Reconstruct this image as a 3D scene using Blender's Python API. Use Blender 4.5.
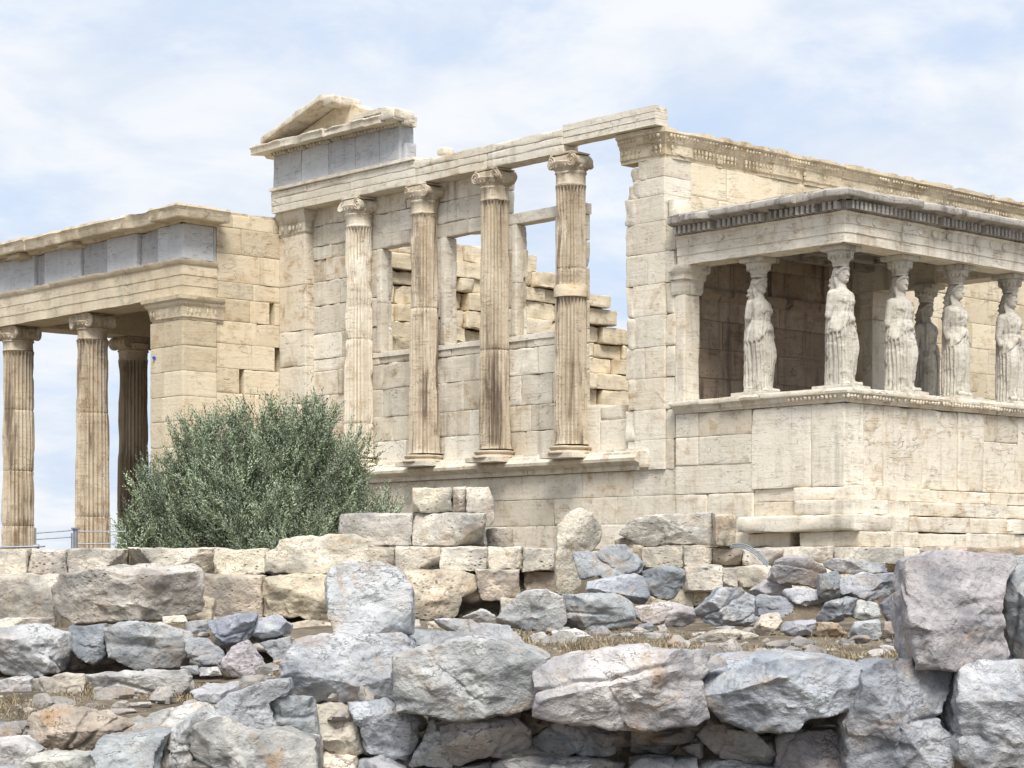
import bpy, math, random
import numpy as np
from mathutils import Vector

SC = bpy.context.scene
for _o in list(bpy.data.objects):
    bpy.data.objects.remove(_o)
rnd = random.Random(7)
rng = np.random.default_rng(7)

# ------------------------------------------------------------------ camera, sky, sun, exposure
FPX, HY = 2068.0, 568.0                     # focal length and horizon row, in pixels
_n = math.hypot(.679, .734)
FW = np.array((.679 / _n, .734 / _n, 0.0))  # horizontal view direction
RT = np.array((FW[1], -FW[0], 0.0))
UP = np.array((0.0, 0.0, 1.0))
EYE = -36.8 * FW - 2.72 * RT                # eye level is z = 0, the temple corner is x = y = 0

cam_d = bpy.data.cameras.new('camera')
cam = bpy.data.objects.new('camera', cam_d)
SC.collection.objects.link(cam)
cam.location = EYE
cam.rotation_euler = (math.radians(90), 0, math.atan2(-FW[0], FW[1]))
cam_d.sensor_width = 36.0
cam_d.lens = 36.0 * FPX / 1024.0
cam_d.shift_y = (HY - 384.0) / 1024.0
cam_d.clip_start = 0.1
cam_d.clip_end = 9000
SC.camera = cam
SC.render.resolution_x, SC.render.resolution_y = 1024, 768

SUN_EL, SUN_AZ = 54.0, 218.0                # degrees; azimuth clockwise from north (+y)
sun_d = bpy.data.lights.new('sun', 'SUN')
sun_d.energy = 2.3
sun_d.angle = math.radians(26)
sun_d.color = (1.0, .95, .88)
sun = bpy.data.objects.new('sun', sun_d)
SC.collection.objects.link(sun)
_e, _a = math.radians(SUN_EL), math.radians(SUN_AZ)
_sd = Vector((math.sin(_a) * math.cos(_e), math.cos(_a) * math.cos(_e), math.sin(_e)))
sun.rotation_euler = _sd.to_track_quat('Z', 'Y').to_euler()

SC.view_settings.view_transform = 'Standard'
SC.view_settings.look = 'None'
SC.view_settings.gamma = 1
SC.view_settings.use_curve_mapping = False
SC.view_settings.exposure = 1.13

W = bpy.data.worlds.new('World')
SC.world = W
W.use_nodes = True
nt = W.node_tree
nt.nodes.clear()


class G:
    """A tiny node-graph writer."""
    def __init__(s, tree):
        s.t = tree

    def n(s, kind, ins=None, **props):
        nd = s.t.nodes.new(kind)
        for k, v in props.items():
            setattr(nd, k, v)
        for k, v in (ins or {}).items():
            s.put(nd.inputs[k], v)
        return nd

    def put(s, sock, v):
        if hasattr(v, 'is_output'):
            s.t.links.new(v, sock)
        elif isinstance(v, (tuple, list)) and len(v) == 3 and sock.type == 'RGBA':
            sock.default_value = (*v, 1)
        else:
            sock.default_value = v

    def math(s, op, a, b=0.0, clamp=False):
        nd = s.n('ShaderNodeMath', {0: a, 1: b}, operation=op)
        nd.use_clamp = clamp
        return nd.outputs[0]

    def ramp(s, v, lo, hi, a=0.0, b=1.0):
        return s.n('ShaderNodeMapRange', {0: v, 1: lo, 2: hi, 3: a, 4: b}, interpolation_type='SMOOTHSTEP').outputs[0]

    def mix(s, f, a, b, mode='MIX'):
        nd = s.n('ShaderNodeMix', data_type='RGBA', blend_type=mode)
        s.put(nd.inputs[0], f)
        s.put(nd.inputs[6], a)
        s.put(nd.inputs[7], b)
        return nd.outputs[2]

    def noise(s, vec, scale, detail=4, rough=.55, dist=0.0, w=None):
        nd = s.n('ShaderNodeTexNoise', {'Vector': vec, 'Scale': scale, 'Detail': detail, 'Roughness': rough, 'Distortion': dist})
        if w is not None:
            nd.noise_dimensions = '4D'
            s.put(nd.inputs['W'], w)
        return nd.outputs[0]

    def scale(s, vec, xyz):
        return s.n('ShaderNodeVectorMath', {0: vec, 1: xyz}, operation='MULTIPLY').outputs[0]


g = G(nt)
sky = g.n('ShaderNodeTexSky', sky_type='NISHITA')
sky.sun_disc = False
sky.sun_elevation = _e
sky.sun_rotation = _a
sky.air_density, sky.dust_density, sky.ozone_density = 1.0, 1.2, 1.5
gen = g.n('ShaderNodeTexCoord').outputs['Generated']
sep = g.n('ShaderNodeSeparateXYZ', {0: gen})
den = g.math('ADD', g.math('MAXIMUM', sep.outputs[2], 0.0), 0.26)      # clouds lie in a flat layer
lay = g.n('ShaderNodeCombineXYZ', {0: g.math('DIVIDE', sep.outputs[0], den), 1: g.math('DIVIDE', sep.outputs[1], den), 2: 0.0}).outputs[0]
c1 = g.noise(lay, 2.6, 8, .58, .35)
c2 = g.noise(lay, 8.0, 6, .6, .3)
cov = g.math('ADD', g.math('MULTIPLY', c1, .75), g.math('MULTIPLY', c2, .25))
cover = g.ramp(cov, .36, .56)
thick = g.ramp(g.noise(lay, 4.2, 7, .58, .5), .34, .62)
cloud = g.mix(thick, (4.2, 4.55, 5.1), (5.2, 5.3, 5.45))
blue = g.mix(.90, sky.outputs[0], (3.3, 4.0, 5.15))
skyc = g.mix(g.math('ADD', g.math('MULTIPLY', cover, .80), .12), blue, cloud)
bg = g.n('ShaderNodeBackground', {0: skyc, 1: 0.085})
g.n('ShaderNodeOutputWorld', {0: bg.outputs[0]})


# ------------------------------------------------------------------ materials
def new_mat(name):
    m = bpy.data.materials.new(name)
    m.use_nodes = True
    m.node_tree.nodes.clear()
    return m, G(m.node_tree)


def finish(g, col, bump_h, strength, dist, rough=.85, spec=.25):
    b = g.n('ShaderNodeBump', {'Strength': strength, 'Distance': dist, 'Height': bump_h})
    p = g.n('ShaderNodeBsdfPrincipled', {'Base Color': col, 'Roughness': rough, 'Specular IOR Level': spec, 'Normal': b.outputs[0]})
    g.n('ShaderNodeOutputMaterial', {0: p.outputs[0]})


def marble(name, light, mid, stain, patina, vein=.55, streak=.5, pat=.35, honey=0.0):
    """Weathered ashlar: colour per block in 'tint', bedding veins, run-off streaks, ochre stain."""
    m, g = new_mat(name)
    pos = g.n('ShaderNodeNewGeometry').outputs['Position']
    tint = g.n('ShaderNodeSeparateColor', {0: g.n('ShaderNodeAttribute', attribute_name='tint').outputs['Color']})
    tr, tg, tb = tint.outputs
    off = g.n('ShaderNodeVectorMath', {0: pos, 1: g.n('ShaderNodeCombineXYZ', {0: g.math('MULTIPLY', tr, 7.3), 1: g.math('MULTIPLY', tg, 5.1), 2: g.math('MULTIPLY', tb, 9.7)}).outputs[0]}, operation='ADD').outputs[0]
    n1 = g.noise(off, .9, 5, .6, .3)
    n2 = g.noise(off, 3.5, 6, .62, .6)
    n3 = g.noise(pos, 16, 5, .65)
    st = g.noise(g.scale(pos, (5, 5, .45)), 1.0, 5, .6, .5)
    bed = g.noise(g.scale(off, (1.1, 1.1, 15)), 1.0, 5, .6, .5)
    crk = g.noise(g.scale(off, (.9, .9, 3.5)), 1.0, 3, .5, 1.2)
    col = g.mix(g.math('ADD', g.ramp(n1, .3, .7, 0, .6), g.math('MULTIPLY', tr, .45), True), mid, light)
    col = g.mix(g.math('MULTIPLY', g.ramp(n2, .48, .72), g.math('ADD', g.math('MULTIPLY', tg, .95), .16)), col, stain)
    col = g.mix(g.math('MULTIPLY', g.ramp(st, .50, .70), g.math('ADD', g.math('MULTIPLY', tb, streak), pat * .25)), col, patina)
    col = g.mix(g.math('MULTIPLY', g.ramp(n3, .55, .75), pat), col, patina)
    line = g.math('SUBTRACT', 1.0, g.ramp(g.math('ABSOLUTE', g.math('SUBTRACT', bed, .5)), 0.0, .012))
    line = g.math('MULTIPLY', line, g.ramp(n2, .45, .62))
    cr = g.math('SUBTRACT', 1.0, g.ramp(g.math('ABSOLUTE', g.math('SUBTRACT', crk, .52)), 0.0, .005))
    cr = g.math('MULTIPLY', cr, g.ramp(n1, .49, .57))
    dark = g.math('MAXIMUM', g.math('MULTIPLY', line, .5), cr)
    col = g.mix(g.math('MULTIPLY', dark, vein), col, (patina[0] * .45, patina[1] * .42, patina[2] * .38))
    col = g.mix(g.math('MULTIPLY', g.math('SUBTRACT', tg, .25, True), honey), col, (.60, .45, .27))
    br = g.math('ADD', g.math('MULTIPLY', tr, .27), .81)
    col = g.mix(1.0, col, g.n('ShaderNodeCombineColor', {0: br, 1: br, 2: br}).outputs[0], 'MULTIPLY')
    h = g.math('ADD', g.math('MULTIPLY', n2, .6), g.math('ADD', g.math('MULTIPLY', n3, .35), g.math('MULTIPLY', bed, .35)))
    h = g.math('SUBTRACT', h, g.math('MULTIPLY', dark, .5))
    h = g.math('ADD', h, g.math('MULTIPLY', g.noise(pos, 60, 3, .6), .12))
    finish(g, col, h, .75, .03)
    return m


M_WEST = marble('weathered_marble', (.74, .70, .61), (.64, .57, .45), (.45, .32, .185), (.25, .205, .155), vein=.8, pat=.5, honey=.28)
M_SOUTH = marble('honey_marble', (.69, .615, .475), (.60, .505, .355), (.49, .345, .19), (.28, .235, .185), vein=.75, pat=.45, honey=.28)
M_COL = marble('fluted_marble', (.60, .53, .42), (.49, .405, .29), (.40, .285, .175), (.215, .165, .125), streak=1.25, pat=.7)
M_NORTH = marble('shaded_marble', (.60, .52, .40), (.52, .43, .31), (.42, .30, .18), (.25, .20, .16), streak=.9, pat=.5)
M_GREY = marble('grey_limestone', (.56, .57, .58), (.46, .47, .49), (.43, .40, .35), (.26, .265, .275), vein=.4)
M_SOOT = marble('sooty_marble', (.50, .47, .42), (.36, .335, .30), (.32, .26, .19), (.10, .095, .09), streak=1.0, pat=1.0)
M_STAT = marble('statue_marble', (.61, .58, .51), (.48, .45, .39), (.42, .36, .28), (.20, .185, .16), vein=.3, streak=1.1, pat=.8)
M_INNER = marble('shaded_stained_marble', (.47, .39, .30), (.34, .255, .19), (.31, .20, .135), (.12, .098, .08), streak=1.0, pat=.9)  # dark streaks, with the porch ceiling's shade painted into the base tones


def rock_mat(name, pit=0.0, lichen=.6):
    m, g = new_mat(name)
    oi = g.n('ShaderNodeObjectInfo')
    base = oi.outputs['Color']
    al = oi.outputs['Alpha']                                           # how much ochre this stone carries
    w = g.math('MULTIPLY', oi.outputs['Random'], 37.0)
    pos = g.n('ShaderNodeTexCoord').outputs['Object']
    n1 = g.noise(pos, 2.2, 6, .62, .5, w)
    n2 = g.noise(pos, 7.0, 7, .68, .8, w)
    n3 = g.noise(pos, 30, 5, .7, 0, w)
    n4 = g.noise(g.scale(pos, (1, 1, 2.6)), 4.0, 5, .6, 1.5, w)
    hi = g.mix(1.0, base, (1.62, 1.59, 1.54), 'MULTIPLY')
    lo = g.mix(1.0, base, (.52, .54, .57), 'MULTIPLY')
    col = g.mix(g.ramp(n1, .34, .66), lo, hi)
    col = g.mix(g.ramp(n2, .42, .64, 0, .55), col, base)
    col = g.mix(g.math('MULTIPLY', g.ramp(g.noise(pos, 5.0, 6, .7, .3, g.math('ADD', w, 9.0)), .54, .66), lichen), col, (.58, .57, .545))
    oc = g.ramp(g.noise(pos, 3.1, 6, .66, .9, g.math('ADD', w, 4.0)), .50, .66)
    col = g.mix(g.math('MULTIPLY', oc, al), col, (.40, .27, .155))
    cr = g.math('SUBTRACT', 1.0, g.ramp(g.math('ABSOLUTE', g.math('SUBTRACT', n4, .5)), 0.0, .010))
    cr = g.math('MULTIPLY', cr, g.ramp(n1, .50, .60))
    col = g.mix(g.math('MULTIPLY', cr, .3), col, (.09, .085, .08))
    sp = g.ramp(n3, .54, .70)
    col = g.mix(g.math('MULTIPLY', sp, .6), col, (.13, .125, .12))
    h = g.math('ADD', g.math('MULTIPLY', n2, .75), g.math('ADD', g.math('MULTIPLY', n3, .42), g.math('MULTIPLY', n1, .3)))
    h = g.math('SUBTRACT', h, g.math('MULTIPLY', cr, .35))
    if pit:
        v = g.n('ShaderNodeTexVoronoi', {'Vector': g.scale(pos, (1, 1, 1.5)), 'Scale': 16.0, 'Randomness': 1.0})
        pt = g.math('MULTIPLY', g.math('SUBTRACT', 1.0, g.ramp(v.outputs[0], .12, .34)), g.math('MULTIPLY', g.ramp(n2, .42, .58), g.ramp(g.noise(pos, 1.7, 4, .6, .5, g.math('ADD', w, 2.0)), .44, .62)))
        col = g.mix(g.math('MULTIPLY', pt, pit), col, (.085, .075, .06))
        h = g.math('SUBTRACT', h, g.math('MULTIPLY', pt, .45))
    h = g.math('ADD', h, g.math('MULTIPLY', g.noise(pos, 110, 3, .6), .06))
    finish(g, col, h, 1.0, .052, .88, .2)
    return m


M_ROCK = rock_mat('grey_rock', 0, .55)
M_PORO = rock_mat('pitted_stone', .75, .35)


def plain(name, col, rough=.6, metal=0.0, nscale=20):
    m, g = new_mat(name)
    pos = g.n('ShaderNodeNewGeometry').outputs['Position']
    n = g.noise(pos, nscale, 4, .6)
    c = g.mix(g.ramp(n, .35, .65), tuple(k * .8 for k in col), col)
    b = g.n('ShaderNodeBump', {'Strength': .2, 'Distance': .005, 'Height': n})
    p = g.n('ShaderNodeBsdfPrincipled', {'Base Color': c, 'Roughness': rough, 'Metallic': metal, 'Normal': b.outputs[0]})
    g.n('ShaderNodeOutputMaterial', {0: p.outputs[0]})
    return m


M_STEEL = plain('galvanised_steel', (.30, .32, .35), .5, .6)
M_HOSE = plain('grey_plastic', (.25, .28, .30), .45)
M_BLUE = plain('blue_enamel', (.03, .08, .40), .5)
M_BARK = plain('olive_bark', (.13, .11, .09), .9)


def ground_mat():
    m, g = new_mat('dry_earth')
    pos = g.n('ShaderNodeNewGeometry').outputs['Position']
    a = g.noise(pos, 1.3, 6, .6, .4)
    b = g.noise(pos, 9, 6, .7)
    c = g.noise(pos, 55, 5, .7)
    col = g.mix(g.ramp(a, .35, .65), (.12, .098, .074), (.215, .18, .132))
    col = g.mix(g.ramp(b, .48, .66), col, (.28, .24, .18))
    col = g.mix(g.ramp(c, .52, .7, 0, .7), col, (.075, .058, .042))
    h = g.math('ADD', b, g.math('MULTIPLY', c, .5))
    finish(g, col, h, .9, .04, .95, .1)
    return m


M_GROUND = ground_mat()


def leaf_mat(name, front, back, vary):
    m, g = new_mat(name)
    geo = g.n('ShaderNodeNewGeometry')
    tint = g.n('ShaderNodeSeparateColor', {0: g.n('ShaderNodeAttribute', attribute_name='tint').outputs['Color']})
    col = g.mix(geo.outputs['Backfacing'], front, back)
    col = g.mix(g.math('MULTIPLY', tint.outputs[1], .8), col, vary)
    br = g.math('ADD', g.math('MULTIPLY', tint.outputs[0], .8), .55)
    col = g.mix(1.0, col, g.n('ShaderNodeCombineColor', {0: br, 1: br, 2: br}).outputs[0], 'MULTIPLY')
    p = g.n('ShaderNodeBsdfPrincipled', {'Base Color': col, 'Roughness': .55, 'Specular IOR Level': .35})
    t = g.n('ShaderNodeBsdfTranslucent', {'Color': col})
    mx = g.n('ShaderNodeMixShader', {0: .18, 1: p.outputs[0], 2: t.outputs[0]})
    g.n('ShaderNodeOutputMaterial', {0: mx.outputs[0]})
    return m


M_LEAF = leaf_mat('olive_leaves', (.155, .22, .125), (.38, .445, .335), (.24, .285, .14))
M_STRAW = leaf_mat('dry_straw', (.34, .27, .165), (.36, .29, .185), (.20, .175, .08))


# ------------------------------------------------------------------ noise and mesh helpers
def _hash(ix, iy, iz, seed):
    h = (ix * 374761393 + iy * 668265263 + iz * 2147483647 + seed * 974634777) & 0xFFFFFFFF
    h = ((h ^ (h >> 13)) * 1274126177) & 0xFFFFFFFF
    h = ((h ^ (h >> 16)) * 2246822519) & 0xFFFFFFFF
    return ((h ^ (h >> 15)) & 0xFFFFFF).astype(np.float64) / 0xFFFFFF


def noise3(P, seed=0):
    P = np.asarray(P, float)
    i = np.floor(P).astype(np.int64)
    f = P - i
    f = f * f * (3 - 2 * f)
    x, y, z = i[:, 0], i[:, 1], i[:, 2]
    r = 0
    for dx in (0, 1):
        wx = f[:, 0] if dx else 1 - f[:, 0]
        for dy in (0, 1):
            wy = f[:, 1] if dy else 1 - f[:, 1]
            for dz in (0, 1):
                wz = f[:, 2] if dz else 1 - f[:, 2]
                r = r + wx * wy * wz * _hash(x + dx, y + dy, z + dz, seed)
    return r                                                            # 0..1


def fbm(P, seed=0, octs=4, gain=.5):
    a, s, t = 1.0, 0.0, 0.0
    P = np.array(P, float)
    for k in range(octs):
        s = s + a * (noise3(P, seed + k * 17) - .5)
        t += a
        a *= gain
        P = P * 2.03 + 11.3
    return s / t * 2                                                    # about -1..1


def sstep(a, b, x):
    t = np.clip((x - a) / (b - a), 0, 1)
    return t * t * (3 - 2 * t)


def gridq(n, m, wrap=False):
    """Quads of an n x m grid of vertices (row-major); wrap closes the m direction."""
    i, j = np.meshgrid(np.arange(n - 1), np.arange(m if wrap else m - 1), indexing='ij')
    j2 = (j + 1) % m
    return np.stack([i * m + j, i * m + j2, (i + 1) * m + j2, (i + 1) * m + j], -1).reshape(-1, 4)


class MB:
    """Collects quads and triangles with a per-vertex tint; build() links them as ONE mesh object."""
    def __init__(s):
        s.v, s.q, s.t, s.c, s.n = [], [], [], [], 0

    def add(s, v, q=None, t=None, tint=None):
        v = np.asarray(v, float)
        if q is not None and len(q):
            s.q.append(np.asarray(q, int) + s.n)
        if t is not None and len(t):
            s.t.append(np.asarray(t, int) + s.n)
        s.v.append(v)
        if tint is None:
            tint = (rnd.random(), rnd.random() ** 2, rnd.random() ** 2)
        tint = np.asarray(tint, float)
        c = np.ones((len(v), 4))
        c[:, :3] = tint
        s.c.append(c)
        s.n += len(v)

    def mesh(s, name, mat, sharp=40, smooth=True, origin=(0, 0, 0)):
        me = bpy.data.meshes.new(name)
        v = np.concatenate(s.v) - np.asarray(origin, float)
        q = np.concatenate(s.q) if s.q else np.zeros((0, 4), int)
        t = np.concatenate(s.t) if s.t else np.zeros((0, 3), int)
        me.vertices.add(len(v))
        me.vertices.foreach_set('co', v.ravel())
        me.loops.add(q.size + t.size)
        me.loops.foreach_set('vertex_index', np.concatenate([q.ravel(), t.ravel()]))
        me.polygons.add(len(q) + len(t))
        st = np.concatenate([np.arange(len(q)) * 4, q.size + np.arange(len(t)) * 3])
        me.polygons.foreach_set('loop_start', st)
        me.update(calc_edges=True)
        me.polygons.foreach_set('use_smooth', np.full(len(q) + len(t), smooth))
        a = me.attributes.new('tint', 'FLOAT_COLOR', 'POINT')
        a.data.foreach_set('color', np.concatenate(s.c).ravel())
        if sharp and smooth:
            me.set_sharp_from_angle(angle=math.radians(sharp))
        me.materials.append(mat)
        me.validate()
        return me

    def build(s, name, mat, parent=None, sharp=40, smooth=True, origin=(0, 0, 0)):
        o = bpy.data.objects.new(name, s.mesh(name, mat, sharp, smooth, origin if parent is None else parent.location))
        SC.collection.objects.link(o)
        if parent is None:
            o.location = origin
        else:
            o.parent = parent
        return o


def sub(mb, name, mat, part, thing, sharp=40):
    """A sub-part: parented to a part whose own location inside its thing is zero."""
    o = bpy.data.objects.new(name, mb.mesh(name, mat, sharp, True, thing.location))
    SC.collection.objects.link(o)
    o.parent = part
    return o


def tag(o, label=None, cat=None, group=None, kind=None):
    for k, v in (('label', label), ('category', cat), ('group', group), ('kind', kind)):
        if v:
            o[k] = v
    return o


def thing(name, label, cat, loc, group=None):
    o = bpy.data.objects.new(name, None)
    SC.collection.objects.link(o)
    o.location = loc
    o.empty_display_size = .2
    return tag(o, label, cat, group)


def ax_lines(L, step):
    e = [0.0]
    if L > .12:
        e += [.018, .05]
    m = max(1, int(round((L - .1) / step))) if L > .12 else 1
    if L > .12:
        e += list(np.linspace(.05, L - .05, m + 1)[1:-1]) + [L - .05, L - .018]
    return np.array(e + [L])


def worn_box(mb, lo, hi, rad=.008, wear=.03, amp=.006, step=.16, seed=None, tint=None, freq=3.0, shear=None):
    """A stone block with edges worn and chipped by noise."""
    lo, hi = np.minimum(lo, hi).astype(float), np.maximum(lo, hi).astype(float)
    seed = rnd.randrange(10 ** 6) if seed is None else seed
    L = hi - lo
    ln = [ax_lines(k, step) for k in L]
    P, Q, n = [], [], 0
    for a in range(3):
        b, c = (a + 1) % 3, (a + 2) % 3
        B, Cc = np.meshgrid(ln[b], ln[c], indexing='ij')
        for sd in (0, 1):
            p = np.zeros((B.size, 3))
            p[:, b], p[:, c], p[:, a] = B.ravel(), Cc.ravel(), L[a] * sd
            q = gridq(len(ln[b]), len(ln[c]))
            if not sd:
                q = q[:, ::-1]
            else:
                pass
            P.append(p)
            Q.append(q[:, ::-1] + n)
            n += len(p)
    P, Q = np.concatenate(P), np.concatenate(Q)
    key = np.round(P, 5)
    _, idx, inv = np.unique(key, axis=0, return_index=True, return_inverse=True)
    P, Q = P[idx], inv.reshape(-1)[Q]
    h = L / 2
    p = P - h
    wp = P + lo
    nz = noise3(wp * freq + seed % 91, seed)
    nz2 = noise3(wp * freq * 3.1 + seed % 37, seed + 5)
    r = rad + wear * sstep(.42, .9, nz * .7 + nz2 * .3)
    r = np.minimum(r, h.min() * .9)[:, None]
    q = np.clip(p, -(h - r), h - r)
    d = p - q
    dl = np.linalg.norm(d, axis=1, keepdims=True)
    d = d / np.maximum(dl, 1e-9)
    p2 = q + d * r
    p2 = p2 + d * (amp * fbm(wp * 5.0, seed + 3, 3))[:, None]
    v = p2 + h + lo
    if shear is not None:
        v = shear(v)
    mb.add(v, Q[:, ::-1], tint=tint)


def ashlar(mb, axis, u0, u1, courses, w0, w1, holes=(), blen=(.9, 1.5), gap=.003, off=.007, ends=None, tintf=None, wear=.03, phase=0.0, rough=False, **kw):
    """A wall of separate blocks along x or y between w0 (outer face) and w1; holes are (u0,u1,z0,z1);
    ends(z) may return ragged (u0,u1)."""
    out = -1 if w0 < w1 else 1
    for k in range(len(courses) - 1):
        z0, z1 = courses[k], courses[k + 1]
        a, b = (u0, u1) if ends is None else ends((z0 + z1) / 2, k)
        if b - a < .08:
            continue
        cuts, u = [a], a - rnd.uniform(0, .6)
        while True:
            u += rnd.uniform(*blen)
            if u > b - .3:
                break
            if u > a + .3:
                cuts.append(u)
        cuts.append(b)
        for i in range(len(cuts) - 1):
            iv = [(cuts[i], cuts[i + 1])]
            for (h0, h1, y0, y1) in holes:
                if z1 > y0 + .05 and z0 < y1 - .05:
                    nv = []
                    for (s, e) in iv:
                        if h1 <= s or h0 >= e:
                            nv.append((s, e))
                        else:
                            if h0 - s > .06:
                                nv.append((s, h0))
                            if e - h1 > .06:
                                nv.append((h1, e))
                    iv = nv
            for (s, e) in iv:
                o = rnd.uniform(-off, off) * out
                lo, hi = [0, 0, z0 + gap / 2], [0, 0, z1 - gap / 2]
                ua, wa = (0, 1) if axis == 'x' else (1, 0)
                lo[ua], hi[ua] = s + gap / 2, e - gap / 2
                lo[wa], hi[wa] = w0 + o, w1
                tt = tintf() if tintf else None
                if rough:
                    kw['amp'] = .004 if (tt and tt[1] == 0) else rnd.choice((.006, .012, .03, .045))
                    kw['step'] = .09
                worn_box(mb, lo, hi, wear=wear * rnd.choice((.4, .7, 1, 1.8)), tint=tt, **kw)


def run(mb, path, prof, wear=.02, amp=.008, step=.10, seed=None, tint=None, caps=True, topwear=0.0, tfreq=1.5):
    """A moulding: closed profile [(out, z)] swept along a polyline of (x, y); outward is to the right of travel."""
    seed = rnd.randrange(10 ** 6) if seed is None else seed
    path = [np.array(p, float) for p in path]
    st = []
    for i in range(len(path) - 1):
        d = path[i + 1] - path[i]
        L = np.linalg.norm(d)
        d = d / L
        nn = np.array((d[1], -d[0]))
        m = max(1, int(L / step))
        for k in range(m + 1):
            if k == 0 and i > 0:
                continue
            nrm = nn
            if k == m and i < len(path) - 2:
                d2 = path[i + 2] - path[i + 1]
                d2 = d2 / np.linalg.norm(d2)
                n2 = np.array((d2[1], -d2[0]))
                nrm = (nn + n2) / (1 + nn @ n2)
            st.append((path[i] + d * L * k / m, nrm))
    pr = np.array(prof, float)
    m = len(pr)
    B = np.array([s[0] for s in st])
    N = np.array([s[1] for s in st])
    out = np.tile(pr[:, 0], (len(st), 1))
    z = np.tile(pr[:, 1], (len(st), 1))
    P = np.zeros((len(st), m, 3))
    P[:, :, :2] = B[:, None, :] + N[:, None, :] * out[:, :, None]
    P[:, :, 2] = z
    fl = P.reshape(-1, 3)
    c1 = sstep(.52, .85, noise3(fl * 2.3 + seed % 53, seed)).reshape(len(st), m)
    c2 = fbm(fl * 6.0, seed + 2, 3).reshape(len(st), m)
    o0 = pr[:, 0].min()
    k = (out - o0) / max(1e-6, pr[:, 0].max() - o0)
    out2 = out - wear * 2 * c1 * k + amp * c2 * (k > .15)
    z2 = z + amp * np.roll(c2, 1, 1) * .6
    if topwear:
        top = (pr[:, 1] > pr[:, 1].max() - .02)
        tn = noise3(np.column_stack([fl[:, 0] * tfreq, fl[:, 1] * tfreq, fl[:, 2] * 0]), seed + 9).reshape(len(st), m)
        z2 = z2 - topwear * np.floor(sstep(.3, .8, tn) * 4) / 4 * top[None, :]
    P[:, :, :2] = B[:, None, :] + N[:, None, :] * out2[:, :, None]
    P[:, :, 2] = z2
    q = gridq(len(st), m, True)
    mb.add(P.reshape(-1, 3), q, tint=tint)
    if caps:
        for s, rev in ((0, False), (len(st) - 1, True)):
            ring = P[s]
            # cap as a strip between the two halves of the profile
            idx = list(range(m))
            tr = ear_clip(pr)
            t = np.array(tr)
            if not rev:
                t = t[:, ::-1]
            mb.add(ring, t=t, tint=tint)


def ear_clip(poly):
    poly = [tuple(p) for p in poly]
    idx = list(range(len(poly)))
    ar = sum(poly[i][0] * poly[(i + 1) % len(poly)][1] - poly[(i + 1) % len(poly)][0] * poly[i][1] for i in idx)
    if ar < 0:
        idx.reverse()
    cr = lambda a, b, c: (b[0] - a[0]) * (c[1] - a[1]) - (b[1] - a[1]) * (c[0] - a[0])
    out = []
    guard = 0
    while len(idx) > 3 and guard < 1000:
        guard += 1
        for k in range(len(idx)):
            i, j, l = idx[k - 1], idx[k], idx[(k + 1) % len(idx)]
            a, b, c = poly[i], poly[j], poly[l]
            if cr(a, b, c) <= 1e-12:
                continue
            if any(cr(a, b, poly[p]) >= 0 and cr(b, c, poly[p]) >= 0 and cr(c, a, poly[p]) >= 0 for p in idx if p not in (i, j, l)):
                continue
            out.append((i, j, l))
            idx.pop(k)
            break
        else:
            idx.pop()
    if len(idx) == 3:
        out.append(tuple(idx))
    return out or [(0, 1, 2)]


def lathe(mb, prof, c, n=48, tint=None, amp=0.0, seed=1):
    pr = np.array(prof, float)
    th = np.linspace(0, 2 * math.pi, n, endpoint=False)
    P = np.zeros((len(pr), n, 3))
    P[:, :, 0] = c[0] + pr[:, :1] * np.cos(th)
    P[:, :, 1] = c[1] + pr[:, :1] * np.sin(th)
    P[:, :, 2] = c[2] + pr[:, 1:2]
    v = P.reshape(-1, 3)
    if amp:
        v = v + amp * np.stack([fbm(v * 7, seed + i, 2) for i in range(3)], 1)
    mb.add(v, gridq(len(pr), n, True), tint=tint)


def tube(mb, pts, r, n=10, tint=None, cap=True):
    pts = np.array(pts, float)
    rr = np.full(len(pts), r) if np.isscalar(r) else np.array(r, float)
    tg = np.gradient(pts, axis=0)
    tg /= np.linalg.norm(tg, axis=1, keepdims=True) + 1e-12
    ref = np.array((0, 0, 1.0)) if abs(tg[0][2]) < .9 else np.array((1.0, 0, 0))
    V = []
    for p, t, q in zip(pts, tg, rr):
        a = np.cross(t, ref)
        a /= np.linalg.norm(a) + 1e-12
        b = np.cross(t, a)
        ref = np.cross(a, t)
        th = np.linspace(0, 2 * math.pi, n, endpoint=False)
        V.append(p + q * (np.outer(np.cos(th), a) + np.outer(np.sin(th), b)))
    m = len(pts)
    V = np.concatenate(V + [pts[:1], pts[-1:]])
    q = gridq(m, n, True)
    t = None
    if cap:
        k = np.arange(n)
        t = np.concatenate([np.stack([np.full(n, m * n), (k + 1) % n, k], 1), np.stack([np.full(n, m * n + 1), (m - 1) * n + k, (m - 1) * n + (k + 1) % n], 1)])
    mb.add(V, q, t, tint=tint)


def ball(mb, c, r, n=8, m=12, tint=None, rot=None):
    r = np.array((r, r, r) if np.isscalar(r) else r, float)
    ph = np.linspace(0, math.pi, n)
    th = np.linspace(0, 2 * math.pi, m, endpoint=False)
    P = np.zeros((n, m, 3))
    P[:, :, 0] = np.sin(ph)[:, None] * np.cos(th)
    P[:, :, 1] = np.sin(ph)[:, None] * np.sin(th)
    P[:, :, 2] = np.cos(ph)[:, None]
    v = P.reshape(-1, 3) * r
    if rot is not None:
        v = v @ np.asarray(rot).T
    mb.add(v + np.array(c, float), gridq(n, m, True)[:, ::-1], tint=tint)


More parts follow.
